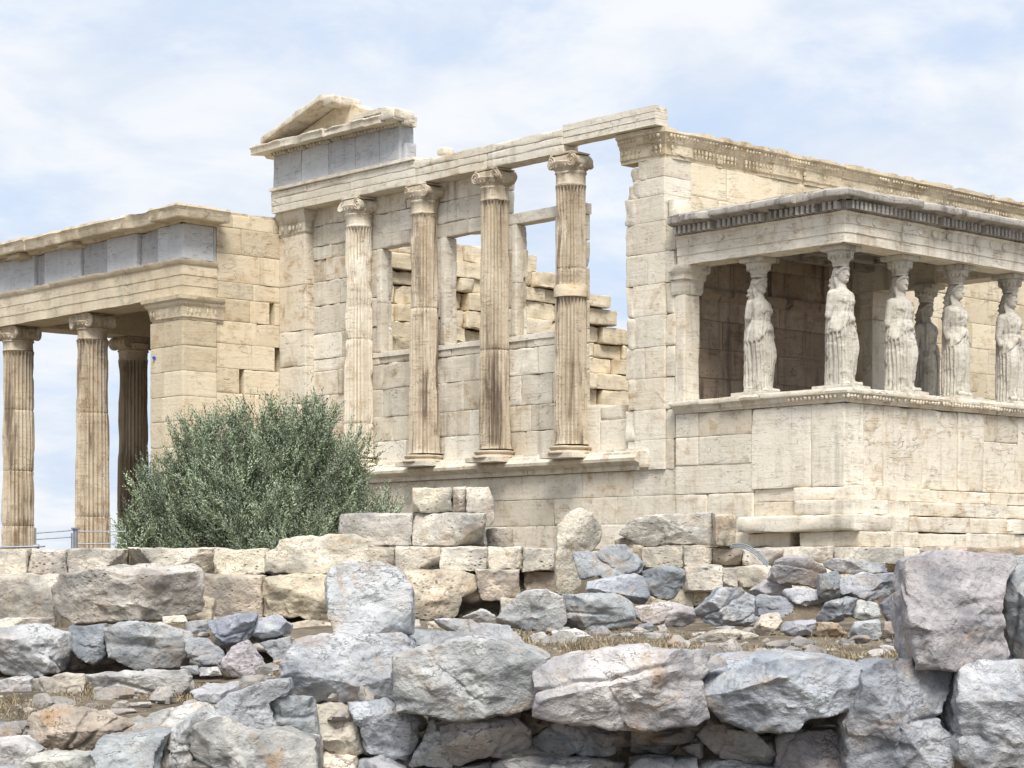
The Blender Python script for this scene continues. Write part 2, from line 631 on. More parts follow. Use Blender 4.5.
def capsule(mb, a, b, ra, rb, n=14, tint=None):
    a, b = np.array(a, float), np.array(b, float)
    d = (b - a) / (np.linalg.norm(b - a) + 1e-9)
    pts, rs = [], []
    for t in np.linspace(-1, 0, 5):
        pts.append(a + d * ra * t)
        rs.append(ra * math.sqrt(max(0.0004, 1 - t * t)))
    for t in np.linspace(.1, .9, 6):
        pts.append(a + (b - a) * t)
        rs.append(ra + (rb - ra) * t)
    for t in np.linspace(0, 1, 5):
        pts.append(b + d * rb * t)
        rs.append(rb * math.sqrt(max(0.0004, 1 - t * t)))
    tube(mb, pts, rs, n, tint)


def at(px, py, depth):
    """World point seen at a pixel of the photograph at a distance along the view."""
    return EYE + depth * (FW + RT * (px - 512) / FPX + UP * (HY - py) / FPX)


def on_x(px, py, x):
    d = FW + RT * (px - 512) / FPX + UP * (HY - py) / FPX
    t = (x - EYE[0]) / d[0]
    return EYE + t * d


def on_y(px, py, y):
    d = FW + RT * (px - 512) / FPX + UP * (HY - py) / FPX
    t = (y - EYE[1]) / d[1]
    return EYE + t * d


def runs(mb, path, prof, lens=(.8, 1.7), jit=.014, tint=None, **kw):
    """run() cut into separate stone lengths, each a little out of line with the next."""
    path = [np.array(p, float) for p in path]
    pieces, cur = [], [path[0]]
    for i in range(len(path) - 1):
        a, b = path[i], path[i + 1]
        L = np.linalg.norm(b - a)
        d = (b - a) / L
        u = rnd.uniform(*lens)
        last = i == len(path) - 2
        while u < L - .45:
            cur.append(a + d * (u - .003))
            pieces.append(cur)
            cur = [a + d * u]
            u += rnd.uniform(*lens)
        cur.append(b)
        if last:
            pieces.append(cur)
    m = min(p[0] for p in prof)
    for pc in pieces:
        jo, jz = rnd.uniform(-jit, jit), rnd.uniform(-jit, jit) * .6
        pr = [(o + jo * (o > m + .05), z + jz * (z > min(q[1] for q in prof) + .01)) for o, z in prof]
        t = tint
        if tint is not None:
            t = tuple(min(1, max(0, k + rnd.uniform(-.22, .22))) for k in tint)
        run(mb, pc, pr, tint=t, **kw)


# ------------------------------------------------------------------ terrain
def ground_z(d, lat):
    """Height of the ground (eye level = 0) at distance d and sideways offset lat."""
    d, lat = np.asarray(d, float), np.asarray(lat, float)
    px = 512 + FPX * lat / np.maximum(d, 4)
    right = np.interp(d, [0, 11.32, 11.46, 16, 22.3, 22.9, 60, 120, 400, 9000], [-1.6, -1.6, -.56, -.52, -.55, .10, .12, -8, -40, -60])
    left = np.interp(d, [0, 9, 10.2, 12.5, 14.1, 14.5, 14.8, 16, 19, 22.3, 22.9, 60, 120, 400, 9000], [-1.55, -1.3, -1.06, -.83, -.77, -.75, -.41, -.50, -.62, -.73, .10, .12, -8, -40, -60])
    w = sstep(225, 330, px)
    return left * (1 - w) + right * w


dl = np.concatenate([np.linspace(-20, 8, 15), np.arange(8.3, 17, .12), np.arange(17, 24, .25), np.geomspace(24, 8500, 40)])
ll = np.concatenate([-np.geomspace(7.5, 5000, 26)[::-1], np.arange(-7.4, 7.41, .14), np.geomspace(7.5, 5000, 26)])
DD, LL = np.meshgrid(dl, ll, indexing='ij')
zz = ground_z(DD, LL)
pp = np.stack([DD.ravel(), LL.ravel(), 0 * LL.ravel()], 1)
near = ((DD > 7) & (DD < 24) & (np.abs(LL) < 8)).ravel()
zz = zz.ravel() + near * (.035 * fbm(pp * 1.6, 3, 4) + .012 * fbm(pp * 7, 4, 2))
gv = EYE + DD.ravel()[:, None] * FW + LL.ravel()[:, None] * RT + zz[:, None] * UP
mb = MB()
mb.add(gv, gridq(len(dl), len(ll)), tint=(.5, 0, 0))
tag(mb.build('ground', M_GROUND, sharp=0), kind='structure')


# ------------------------------------------------------------------ columns
def fluted(mb, c, z0, z1, r0, r1, joints=(), seed=1, step=.11, tint=None, wear=1.0):
    N, K = 24, 8
    n = N * K
    zs = sorted(set(np.round(np.concatenate([np.linspace(z0, z1, int((z1 - z0) / step)), [z0 + .03, z0 + .07, z1 - .03, z1 - .07], np.ravel([[j - .016, j, j + .016] for j in joints])]) if len(joints) else np.concatenate([np.linspace(z0, z1, int((z1 - z0) / step)), [z0 + .03, z0 + .07, z1 - .03, z1 - .07]]), 4)))
    zs = np.array(zs)
    th = np.arange(n) / n * 2 * math.pi
    fr = (np.arange(n) % K) / K
    fl = np.sqrt(np.clip(1 - ((fr - .5) / .40) ** 2, 0, 1))
    T = (zs - z0) / (z1 - z0)
    R = r0 + (r1 - r0) * (T ** 1.25)
    R = R + .10 * r0 * np.exp(-T * 40) + .06 * r0 * np.exp(-(1 - T) * 45)       # apophyges
    Z, TH = np.meshgrid(zs, th, indexing='ij')
    Rr = np.repeat(R[:, None], n, 1)
    P = np.stack([c[0] + Rr * np.cos(TH), c[1] + Rr * np.sin(TH), Z], -1).reshape(-1, 3)
    e1 = sstep(.50, .78, noise3(P * np.array((2.6, 2.6, 1.3)) + seed, seed)).reshape(Z.shape)
    e2 = fbm(P * 9, seed + 1, 3).reshape(Z.shape)
    endf = sstep(0, .05, Z - z0) * sstep(0, .05, z1 - Z)
    dep = .23 * r0 * fl[None, :] * endf
    keep = 1 - .6 * e1 * wear
    arr = (1 - fl[None, :])
    rr = Rr - dep * keep - arr * e1 * .055 * r0 * 2 * wear + e2 * .005
    chip = sstep(.72, .85, noise3(P * 3.3 + 2 * seed, seed + 4)).reshape(Z.shape)
    rr = rr - chip * .03 * wear
    for j in joints:
        rr = rr - .022 * np.exp(-((Z - j) / .010) ** 2)
        rr = rr - .02 * np.exp(-((Z - j) / .06) ** 2) * sstep(.45, .75, noise3(P * 4 + j, seed + 8)).reshape(Z.shape)
    P = np.stack([c[0] + rr * np.cos(TH), c[1] + rr * np.sin(TH), Z], -1).reshape(-1, 3)
    mb.add(P, gridq(len(zs), n, True), tint=tint)


def ionic_base(mb, c, z, r, h, tint=None):
    p = [(0.01, 0), (1.36, 0), (1.42, .10), (1.42, .24), (1.36, .36), (1.22, .40), (1.17, .50), (1.19, .60), (1.24, .64), (1.28, .72), (1.28, .86), (1.22, .94), (1.10, .96), (1.06, 1.0), (.01, 1.0)]
    lathe(mb, [(a * r, b * h) for a, b in p], (c[0], c[1], z), 48, tint, .008, 5)


def ionic_capital(mb, c, z, r, h, out=(-1, 0), tint=None, seed=3):
    """Necking band, echinus, volute cushion with spirals, abacus; volutes face 'out'."""
    o = np.array((out[0], out[1], 0.0))
    l = np.array((-out[1], out[0], 0.0))
    C0 = np.array((c[0], c[1], z), float)
    v0_ = len(mb.v)
    lathe(mb, [(.02, 0), (1.02 * r, 0), (1.05 * r, .03 * h), (1.02 * r, .06 * h), (1.0 * r, .09 * h), (1.02 * r, .36 * h), (1.09 * r, .39 * h), (1.09 * r, .43 * h), (1.02 * r, .45 * h), (1.12 * r, .52 * h), (1.26 * r, .62 * h), (1.30 * r, .70 * h), (1.1 * r, .74 * h), (.02, .74 * h)], C0, 48, tint, .006, seed)
    for k in range(20):                                                  # egg pattern
        a = 2 * math.pi * (k + .5) / 20
        ball(mb, C0 + np.array((math.cos(a) * 1.19 * r, math.sin(a) * 1.19 * r, .60 * h)), (.075 * r, .075 * r, .085 * h), 6, 8, tint)
    zc, rs, half = z + .72 * h, .47 * r, .95 * r
    lat = 1.0 * r
    pts = np.array([(lt, oo, zz) for lt in (-1,) for oo in (0,) for zz in (0,)])
    for sgn in (-1, 1):
        ax = np.linspace(-1, 1, 25)
        rad = rs * (1 - .30 * (1 - np.abs(ax) ** 1.6)) * (1 + .05 * np.cos(ax * 22))
        pl = [C0 * (1, 1, 0) + l * lat * sgn + o * half * a + UP * zc for a in ax]
        tube(mb, pl, rad, 20, tint)
        for side in (-1, 1):                                             # raised spiral and eye on both faces
            sp = []
            for q in np.linspace(0, 1, 60):
                an = q * 2.25 * 2 * math.pi
                rr = rs * (.93 - .80 * q)
                sp.append(C0 * (1, 1, 0) + l * (lat * sgn - sgn * math.sin(an) * rr) + o * side * (half + .004) + UP * (zc + math.cos(an) * rr))
            tube(mb, sp, rs * np.linspace(.115, .06, 60), 6, tint)
            ball(mb, C0 * (1, 1, 0) + l * lat * sgn + o * side * (half + .004) + UP * zc, rs * .16, 6, 8, tint)

    def place(lo, hi, **kw):
        t = MB()
        worn_box(t, lo, hi, step=.08, **kw)
        v = np.concatenate(t.v)
        w = C0 * (1, 1, 0) + np.outer(v[:, 0], l) + np.outer(v[:, 1], o) + np.outer(v[:, 2], UP)
        mb.add(w, np.concatenate(t.q), tint=tint)
    place((-lat, -half * .97, zc - .02 * h), (lat, half * .97, zc + rs * .98), rad=.02, wear=.05)
    place((-1.06 * r, -.98 * r, z + .935 * h), (1.06 * r, .98 * r, z + h - .002), rad=.03, wear=.05)
    for i_ in range(v0_, len(mb.v)):                                     # centuries of weather
        q = mb.v[i_]
        er = sstep(.50, .75, noise3(q * 4.5 + seed, seed))[:, None]
        k_ = np.stack([fbm(q * 11 + seed + 5 * a, seed + a, 3) for a in range(3)], 1)
        ctr = C0 + (0, 0, .5 * h)
        mb.v[i_] = q + k_ * (.008 + .014 * er) - (q - ctr) * (.10 * er) * (1, 1, .3)


def column(thing_, name, c, z0, z1, r0, r1, hb, hc, out, mat, joints=(), seed=1, tint=None, label=None, wear=1.0):
    mb = MB()
    fluted(mb, c, z0 + hb, z1 - hc, r0, r1, joints, seed, tint=tint or (.5, .5, .6), wear=wear)
    p = mb.build(name, mat, thing_, 50)
    if label:
        p['label'] = label
    mb = MB()
    ionic_base(mb, c, z0, r0, hb, (.6, .4, .3))
    sub(mb, 'base', mat, p, thing_, 50)
    mb = MB()
    ionic_capital(mb, c, z1 - hc, r1 * 1.02, hc, out, (.6, .4, .45), seed)
    sub(mb, 'capital', mat, p, thing_, 50)
    return p


def eggs(mb, p0, p1, n_out, z, pitch, rx, rz, tint=None, skip=.06, seed=0):
    """A row of egg-shaped bosses between two (x, y) points."""
    p0, p1 = np.array(p0, float), np.array(p1, float)
    L = np.linalg.norm(p1 - p0)
    m = max(1, int(L / pitch))
    r_ = random.Random(seed)
    for k in range(m):
        if r_.random() < skip:
            continue
        q = p0 + (p1 - p0) * (k + .5) / m
        j = r_.uniform(.6, 1.1)
        ball(mb, (q[0], q[1], z + r_.uniform(-.12, .12) * rz), (rx * j, rx * j, rz * r_.uniform(.7, 1.05)), 5, 7, tint)


def tw():
    return (rnd.random(), rnd.random() ** 2.5, rnd.random() ** 1.6)


def twhite():
    r = rnd.random()
    return (1.0, 0.0, .05) if r < .16 else (rnd.uniform(.2, .95), rnd.random() ** 1.5, rnd.random() ** 1.3)


def tclean():
    return (rnd.uniform(.2, 1), rnd.random() ** 1.5 * .8, rnd.random() ** 3 * .5)


def crs(z0, z1, n, j=.02):
    z = list(np.linspace(z0, z1, n + 1))
    return [z[0]] + [q + rnd.uniform(-j, j) for q in z[1:-1]] + [z[-1]]


# ------------------------------------------------------------------ the temple
temple = thing('ancient_temple', 'roofless marble temple with four half columns on its window wall, topped by a broken pediment', 'temple', (6.0, 5.6, 0.12))

# west wall: plinth, window storey, corner pillar
mb = MB()
ashlar(mb, 'y', -.24, 11.32, [-.1, .34, .80, 1.30, 1.76], 0.03, .62, tintf=tclean, blen=(1.2, 2.0), wear=.03, off=.006)
ZC = [2.14, 2.62, 3.12, 3.70, 4.22, 4.48, 5.02, 5.62, 6.14, 6.62, 6.90, 7.34, 7.76]
wins = [(7.0, 8.11, 4.47, 6.60), (4.98, 6.09, 4.47, 6.60), (2.90, 4.0, 4.47, 6.62)]
ashlar(mb, 'y', 4.38, 10.45, ZC, .12, .42, holes=wins, tintf=twhite, blen=(.7, 1.4), wear=.045, off=.014, gap=.007, rough=True)
ashlar(mb, 'y', 2.28, 4.376, ZC[:9] + [6.62], .12, .40, holes=wins, tintf=twhite, blen=(.75, 1.3), wear=.045, gap=.007, rough=True)
worn_box(mb, (.10, 2.26, 6.624), (.42, 4.37, 6.83), wear=.05, tint=(.9, .1, .3))                      # lintel left standing against the sky
worn_box(mb, (.12, .86, 2.14), (.42, 1.75, 2.72), wear=.06, tint=(.9, .1, .1))
worn_box(mb, (.12, 1.753, 2.14), (.42, 2.28, 3.02), wear=.05, tint=(.95, .1, .1))
worn_box(mb, (.13, 1.22, 2.723), (.42, 1.75, 2.99), wear=.08, tint=(.8, .1, .3))
for (y0, y1, _, __) in wins:                                                                          # jambs and sills
    worn_box(mb, (.085, y0 - .30, 4.36), (.44, y1 + .30, 4.468), wear=.03, rad=.012, tint=(.9, .1, .2))
    for s, e in ((y0 - .14, y0 + .01), (y1 - .01, y1 + .14)):
        worn_box(mb, (.09, s, 4.472), (.30, e, 5.5), wear=.02, tint=(.35, .4, .9))
        worn_box(mb, (.095, s, 5.503), (.30, e, 6.615), wear=.03, tint=(.8, .2, .4))
west = mb.build('west_wall', M_WEST, temple)

# corner pillar with its broken north edge, and the torn bond where the porch was built in
mb = MB()
_re = [.93, .95, .91, .95, .93, .97, .95, .98, .93, .78, .68, .72]
zc = [1.76, 2.30, 2.84, 3.40, 3.96, 4.52, 5.08, 5.64, 6.20, 6.66, 6.98, 7.31]
for k in range(len(zc) - 1):
    a, b = zc[k], zc[k + 1]
    w = _re[k]
    if k not in (3, 6):
        tt = tclean()
        worn_box(mb, (-.02, 0.0, a + .001), (.68, w - .20, b - .001), wear=.012, tint=tt, rad=.004)
        worn_box(mb, (-.018, w - .22, a + .003), (.66, w + rnd.uniform(-.05, .05), b - .003), wear=.07, amp=.035, tint=tt, rad=.004, step=.06, freq=4)
    else:
        s = rnd.uniform(.35, .6)
        worn_box(mb, (-.015, 0.0, a + .002), (.68, s - .002, b - .002), wear=.03, tint=tclean())
        worn_box(mb, (-.018, s + .002, a + .002), (.68, w, b - .002), wear=.04, tint=tclean())
    if b < 6.3:                                                                                       # torn stub beside the porch pilaster
        worn_box(mb, (.02, -.24 + rnd.uniform(0, .06), a + .001), (.55, -.001, b - .001), wear=.06, amp=.03, tint=tw(), freq=2.2)
    elif b < 6.7:
        worn_box(mb, (.03, -.20, a + .004), (.5, -.003, b - .10), wear=.16, amp=.03, tint=tw())
for z in (6.65, 6.35, 6.95):
    worn_box(mb, (.0, .66, z), (.45, .66 + rnd.uniform(.12, .3), z + .27), wear=.12, amp=.06, rad=.03, tint=(.4, .5, .5), step=.05)
mb.build('corner_pillar', M_WEST, temple)

# pillar capital and crown band of the south wall
mb = MB()
CP = [(-.30, 7.31), (.02, 7.31), (.025, 7.36), (.05, 7.38), (.05, 7.56), (.07, 7.58), (.075, 7.62), (.11, 7.66), (.12, 7.72), (.17, 7.75), (.17, 7.835), (-.30, 7.835)]
runs(mb, [(0, 1.06), (0, 0), (14.0, 0)], CP, wear=.04, amp=.014, topwear=.05, tfreq=4, tint=(.5, .5, .45))
for (zz_, oo_, pi_, rx_, rz_, sk_) in ((7.69, .115, .085, .04, .04, .08), (7.60, .068, .055, .024, .02, .08), (7.50, .042, .10, .034, .055, .3), (7.42, .042, .10, .018, .04, .3)):
    eggs(mb, (-oo_ - .018, 1.04), (-oo_ - .018, 0), (0, 0), zz_, pi_, rx_, rz_, (.4, .5, .6), skip=sk_, seed=2)
    eggs(mb, (0, -oo_), (14, -oo_), (0, 0), zz_, pi_, rx_, rz_, (.4, .5, .6), skip=sk_, seed=3)
for k in range(30):                                                                                   # loose crown courses above
    x = .9 + k * .45
    if rnd.random() < .55 and x < 13.5:
        worn_box(mb, (x, .03, 7.80), (x + rnd.uniform(.3, .5), .5, 7.86 + rnd.uniform(-.03, .05)), wear=.08, amp=.02, tint=tw())
mb.build('carved_crown', M_SOUTH, temple)

# south wall
mb = MB()
ashlar(mb, 'x', .683, 14.0, [-.1, .34, .8, 1.37, 2.0, 2.52, 3.04, 3.56, 4.08, 4.60, 5.12, 5.64, 6.16, 6.72, 7.31], 0.0, .62, tintf=tclean, blen=(1.15, 1.5), wear=.022, off=.004, holes=[(5.02, 5.30, 3.25, 3.55)])
worn_box(mb, (.9, .55, -.1), (13.9, .66, 7.3), wear=.01, step=.6, tint=(.1, .5, .9))
mb.build('south_wall', M_SOUTH, temple)

# north wall, seen through the windows: rough, stepped and broken
mb = MB()
top = lambda x: np.interp(x, [0, 3, 4, 6.2, 7.4, 8.3, 8.4, 9.2, 9.3, 10.2, 10.3, 11.5, 13], [7.5, 7.4, 7.5, 7.45, 7.25, 7.2, 6.8, 6.75, 6.3, 6.0, 5.2, 4.4, 3.0])
z = 1.2
while z < 7.4:
    h = rnd.uniform(.26, .50)
    x = .62 - rnd.random() * .5
    while x < 12.5:
        L = rnd.uniform(.45, 1.5)
        if z + h * .6 < top(x + L / 2):
            worn_box(mb, (max(x, .6), 10.6 + rnd.uniform(-.22, .10), z + rnd.uniform(0, .03)), (x + L - rnd.uniform(.01, .05), 11.28, min(z + h - .012, top(x + L / 2) + .15)), wear=rnd.choice((.04, .07, .14)), amp=rnd.choice((.03, .07)), rad=.008, step=.09, tint=(rnd.uniform(.4, 1), rnd.uniform(.05, .6), rnd.random() * .4))
        x += L
    z += h
mb.build('north_wall', M_SOUTH, temple)
mb = MB()
ashlar(mb, 'y', .62, 10.55, [.1, .9, 1.8, 2.6, 3.3], 14.0, 14.6, tintf=tw, blen=(1, 1.6))
mb.build('east_wall', M_SOUTH, temple)

# north-west anta
mb = MB()
zc = [2.14, 2.9, 3.55, 4.35, 5.12, 6.1, 7.18]
for k in range(6):
    worn_box(mb, (-.10 - .005 * (k % 2), 10.43, zc[k] + .002), (.4, 11.365, zc[k + 1] - .002), wear=(.03, .12, .10, .16, .05, .02)[k], amp=.01, tint=(.6, (.4, .4, .2, .2, .9, .9)[k], .25))
CA = [(-.2, 7.18), (.0, 7.18), (.01, 7.22), (.03, 7.24), (.03, 7.44), (.05, 7.46), (.07, 7.52), (.11, 7.58), (.13, 7.66), (.13, 7.745), (-.2, 7.745)]
run(mb, [(.4, 11.30), (-.10, 11.30), (-.10, 10.43), (.4, 10.43)][::1], [(a, b) for a, b in CA], wear=.05, amp=.02, tint=(.3, .5, .7))
eggs(mb, (-.135, 11.25), (-.135, 10.48), (-1, 0), 7.34, .11, .04, .08, (.35, .5, .7), skip=.2, seed=8)
mb.build('anta', M_WEST, temple)

# base moulding the half columns stand on
mb = MB()
BM = [(-.3, 1.765), (.06, 1.765), (.07, 1.82), (.05, 1.85), (.12, 1.90), (.19, 1.93), (.20, 1.985), (.17, 2.02), (.13, 2.05), (.12, 2.09), (.06, 2.12), (.05, 2.16), (-.3, 2.16)]
runs(mb, [(0, 11.32), (0, .55)], BM, lens=(1.6, 2.2), jit=.006, wear=.03, amp=.010, tint=(.55, .35, .4))
worn_box(mb, (-.10, .36, 1.80), (.2, .545, 2.11), wear=.10, amp=.04, rad=.02, tint=(.7, .3, .2), step=.05)
mb.build('base_moulding', M_WEST, temple)

# four half columns
hl = ['half column nearest the grey frieze, pale and partly unfluted', 'half column with violet grey runs of dirt', 'half column with dark streaked flutes between two windows', 'half column standing free against the sky with a pale repair band']
for k, y in enumerate((8.60, 6.49, 4.385, 2.29)):
    p = column(temple, 'half_column', (-.10, y), 2.10, 7.69, .315, .268, .16, .62, (-1, 0), (M_WEST, M_COL, M_COL, M_COL)[k],
           [(3.0, 4.75), (5.2,), (4.2,), (5.55,)][k], seed=11 + k * 7, tint=[(.8, .5, .1), (.75, .35, .8), (.5, .3, 1), (.55, .4, .85)][k], label=hl[k], wear=(1.2, .9, .6, .8)[k])
    mb = MB()
    worn_box(mb, (-.50, y - .44, 2.03), (.12, y + .44, 2.13), wear=.03, tint=(.6, .3, .4))
    sub(mb, 'plinth', M_WEST, p, temple)
c4 = p
mb = MB()
lathe(mb, [(.02, 0), (.315, 0), (.318, .02), (.318, .20), (.313, .22), (.02, .22)], (-.10, 2.29, 5.02), 48, (.9, .9, 0), .003)
sub(mb, 'repair_band', M_SOUTH, c4, temple)

# architrave in lengths, three fasciae each
def archi(mb, y0, y1, z0, h, x0, x1, wear=.03, tint=None, top=True):
    n = 3
    hh = h * (.86 if top else 1) / n
    for k in range(n):
        worn_box(mb, (x0 - .007 * k, y0, z0 + hh * k + .001), (x1, y1, z0 + hh * (k + 1) - .001), wear=wear * (1.5 if k == 2 else .5), rad=.004, tint=tint, step=.14)
    if top:
        worn_box(mb, (x0 - .075, y0, z0 + hh * 3 + .001), (x1, y1, z0 + h), wear=wear * 1.6, rad=.02, tint=tint, step=.12)


mb = MB()
lens = [11.37, 10.10, 8.60, 6.50, 4.39, 2.28, -.06]
for k in range(6):
    t = tclean()
    tp = k in (0, 1, 2)
    hh = .60 if tp else .50 + (.03 if k == 5 else 0)
    if k == 5:
        hh = .43
        archi(mb, lens[k + 1] + .003, lens[k] - .003, 7.845, hh - .08, -.30, .02, .02, t, False)
        continue
    archi(mb, lens[k + 1] + .003, lens[k] - .003, 7.695, hh - .06, -.31, .10, .04 if k < 3 else .06, t, tp)
worn_box(mb, (-.2, 5.75, 8.19), (.05, 6.0, 8.33), wear=.06, rad=.03, tint=(.6, .3, .4), step=.06)
mb.build('architrave', M_WEST, temple)

# grey frieze and the surviving corner of the pediment
mb = MB()
cuts = [11.36, 10.35, 9.4, 8.5, 7.7, 7.06]
for k in range(5):
    worn_box(mb, (-.27 + rnd.uniform(-.004, .004), cuts[k + 1] + .003, 8.245), (.10, cuts[k] - .003, 8.945), wear=.04 if k < 4 else .10, amp=.01, step=.08, tint=(rnd.uniform(.2, .8), rnd.uniform(.1, .5), rnd.uniform(.2, .8)))
worn_box(mb, (-.20, 6.96, 8.245), (.10, 7.056, 8.62), wear=.10, amp=.03, rad=.03, tint=(.8, .1, .4))
mb.build('frieze', M_GREY, temple)
mb = MB()
GE = [(-.30, 8.95), (.04, 8.95), (.05, 8.97), (.09, 8.98), (.10, 9.0), (.44, 8.965), (.46, 8.98), (.46, 9.07), (.49, 9.11), (.48, 9.145), (-.30, 9.16)]
runs(mb, [(-.2, 11.68), (-.2, 6.95)], GE, lens=(.9, 1.5), jit=.02, wear=.04, amp=.014, topwear=.02, tfreq=4, tint=(.5, .35, .5))
for k in range(44):
    y = 11.30 - k * .108
    if rnd.random() < .85:
        worn_box(mb, (-.40, y - .062, 8.93), (-.22, y, 8.985), rad=.006, wear=.01, step=.3, tint=(.3, .3, .7))
worn_box(mb, (-.68, 7.0, 9.155), (-.05, 8.1, 9.27), wear=.12, amp=.03, rad=.04, tint=(.5, .3, .6))
worn_box(mb, (-.67, 6.75, 8.98), (-.05, 7.2, 9.24), wear=.16, amp=.03, rad=.06, tint=(.4, .3, .7))
mb.build('cornice', M_WEST, temple)
mb = MB()                                                                                             # raking cornice: a tilted slab that climbs to the south
a, b = np.array((11.30, 9.17)), np.array((9.15, 9.74))
sl = (b[1] - a[1]) / (b[0] - a[0])


def tilt(v):
    w = v.copy()
    w[:, 2] += (v[:, 1] - a[0]) * sl
    return w


worn_box(mb, (-.66, 10.15, 9.165), (.10, 11.30, 9.29), wear=.05, amp=.015, tint=(.5, .4, .6), shear=tilt)
worn_box(mb, (-.68, 9.15, 9.165), (.10, 10.145, 9.31), wear=.05, amp=.015, tint=(.6, .4, .5), shear=tilt)
worn_box(mb, (-.64, 8.75, 9.62), (.10, 9.16, 9.81), wear=.07, amp=.03, rad=.04, tint=(.6, .5, .4))
mb.build('raking_cornice', M_WEST, temple)
mb = MB()
tz = [(11.1, 9.16), (8.55, 9.16), (8.5, 9.55), (8.72, 9.68), (9.15, 9.72)]
fr, bk = [(-.16, y, z) for y, z in tz], [(.25, y, z) for y, z in tz]
mb.add(fr + bk, [(0, 1, 2, 4), (9, 7, 6, 5), (0, 5, 6, 1), (1, 6, 7, 2), (2, 7, 8, 3), (3, 8, 9, 4), (4, 9, 5, 0)], [(2, 3, 4), (9, 8, 7)], tint=(.9, .8, .1))
mb.build('tympanum', M_SOUTH, temple)

# ------------------------------------------------------------------ the tall porch on the north side
np_ = thing('columned_porch', 'tall marble porch with fluted Ionic columns and grey limestone frieze, behind the olive', 'porch', (2.3, 15.0, .12))
X0, Y0, Y1, X1 = -2.62, 11.34, 19.45, 8.3
mb = MB()
ashlar(mb, 'x', -1.74, .25, [0, .55, 1.1, 1.62, 2.16, 2.68, 3.22, 3.74, 4.27, 4.80, 5.28, 5.76, 6.12, 6.72, 7.28, 7.56], Y0 + .03, Y0 + .95, tintf=tclean, blen=(.9, 1.5), wear=.028, off=.006, holes=[(-1.15, -1.02, 4.05, 4.19), (-.36, -.22, 5.55, 5.72), (-.22, -.05, 4.3, 4.68)])
worn_box(mb, (-1.7, Y0 + .3, 0), (.05, Y0 + .90, 7.5), wear=.01, step=.5, tint=(.2, .9, .9))
ashlar(mb, 'x', .62, 8.0, [0, .6, 1.2, 1.8, 2.4, 3, 3.6, 4.2, 4.8, 5.4, 6.0], 12.0, 11.5, tintf=tw, blen=(1.1, 1.5))
mb.build('wall', M_SOUTH, np_)
mb = MB()                                                                                             # anta: west face and south face
for k, (a, b) in enumerate(zip([0, .7, 1.4, 2.0, 2.55, 3.1, 3.62, 4.15, 4.68], [.7, 1.4, 2.0, 2.55, 3.1, 3.62, 4.15, 4.68, 5.22])):
    s = Y0 + .72 + (.08 if k % 2 else 0)
    worn_box(mb, (X0, Y0, a + .002), (-1.76, s, b - .002), wear=.02, tint=tclean())
    worn_box(mb, (X0 + .006, s + .004, a + .002), (-1.76, Y0 + 1.24, b - .002), wear=.02, tint=tclean())
CN = [(-.3, 5.22), (.0, 5.22), (.01, 5.26), (.03, 5.28), (.04, 5.50), (.06, 5.52), (.09, 5.57), (.09, 5.60), (.14, 5.64), (.15, 5.72), (-.3, 5.72)]
run(mb, [(-1.76, Y0 + 1.24), (X0, Y0 + 1.24), (X0, Y0), (-1.6, Y0)], CN, wear=.03, amp=.012, tint=(.45, .6, .5))
for (p0, p1) in (((X0 - .022, Y0 + 1.2), (X0 - .022, Y0 + .05)), ((X0 + .05, Y0 - .022), (-1.65, Y0 - .022))):
    eggs(mb, p0, p1, (0, 0), 5.40, .10, .036, .09, (.45, .6, .5), skip=.2, seed=5)
    eggs(mb, p0, p1, (0, 0), 5.565, .07, .036, .03, (.45, .6, .5), skip=.1, seed=6)
mb.build('anta', M_SOUTH, np_)
mb = MB()
tube(mb, [on_x(154, 358, X0 - .004) + np.array((0, 0, 0)), on_x(154, 358, X0 - .03)], .04, 14)
mb.build('round_marker', M_BLUE, np_)

cols = [(-2.18, 15.62, 'second column back, beside the pilaster'), (-2.18, 18.95, 'outer corner column'), (1.0, 18.95, 'shaded column half hidden by the pilaster'), (4.1, 18.95, None), (7.3, 18.95, None), (7.3, 15.62, None)]
for k, (x, y, lb) in enumerate(cols):
    p = column(np_, 'column', (x, y), -.30, 5.72, .405, .345, .28, .58, (-1, 0) if k in (0, 1, 5) else (0, 1), M_COL if k < 2 else M_NORTH,
               [(1.15, 3.5), (2.3, 3.75, 1.0), (1.4,), (2,), (2,), (2,)][k][:3], seed=40 + k * 5, tint=[(.7, .8, .7), (.6, .7, .75), (.1, .3, 1)][min(k, 2)], label=lb, wear=.55)
mb = MB()
AR = [(-.85, 5.725), (0, 5.725), (0, 5.94), (.012, 5.943), (.012, 6.16), (.024, 6.163), (.024, 6.38), (.05, 6.39), (.07, 6.42), (.10, 6.47), (.10, 6.50), (-.85, 6.50)]
runs(mb, [(X1, Y1), (X0, Y1), (X0, Y0), (-1.75, Y0)], AR, lens=(2.6, 3.6), jit=.008, wear=.02, amp=.007, topwear=.02, tfreq=4, tint=(.7, .3, .2))
run(mb, [(X1, 12.0), (X1, Y1)], AR, wear=.02, tint=(.5, .4, .4))
mb.build('architrave', M_SOUTH, np_)
mb = MB()
cuts = [11.36, 12.33, 13.15, 14.35, 15.45, 17.05, 17.5, 19.40]
for k in range(7):
    dp = (.0, .10, .0, .07, .0, .09, .0)[k]
    worn_box(mb, (X0 + .03 + dp, cuts[k] + .003, 6.505), (X0 + .8, cuts[k + 1] - .003, 7.24), wear=.03 if dp == 0 else .12, amp=.006 if dp == 0 else .035, step=.08, tint=(rnd.uniform(.7, 1) if dp == 0 else .3, .15, .1 if dp == 0 else .8))
worn_box(mb, (X0 + .803, 11.36, 6.505), (-1.76, 12.0, 7.24), wear=.03, tint=(.6, .1, .6))
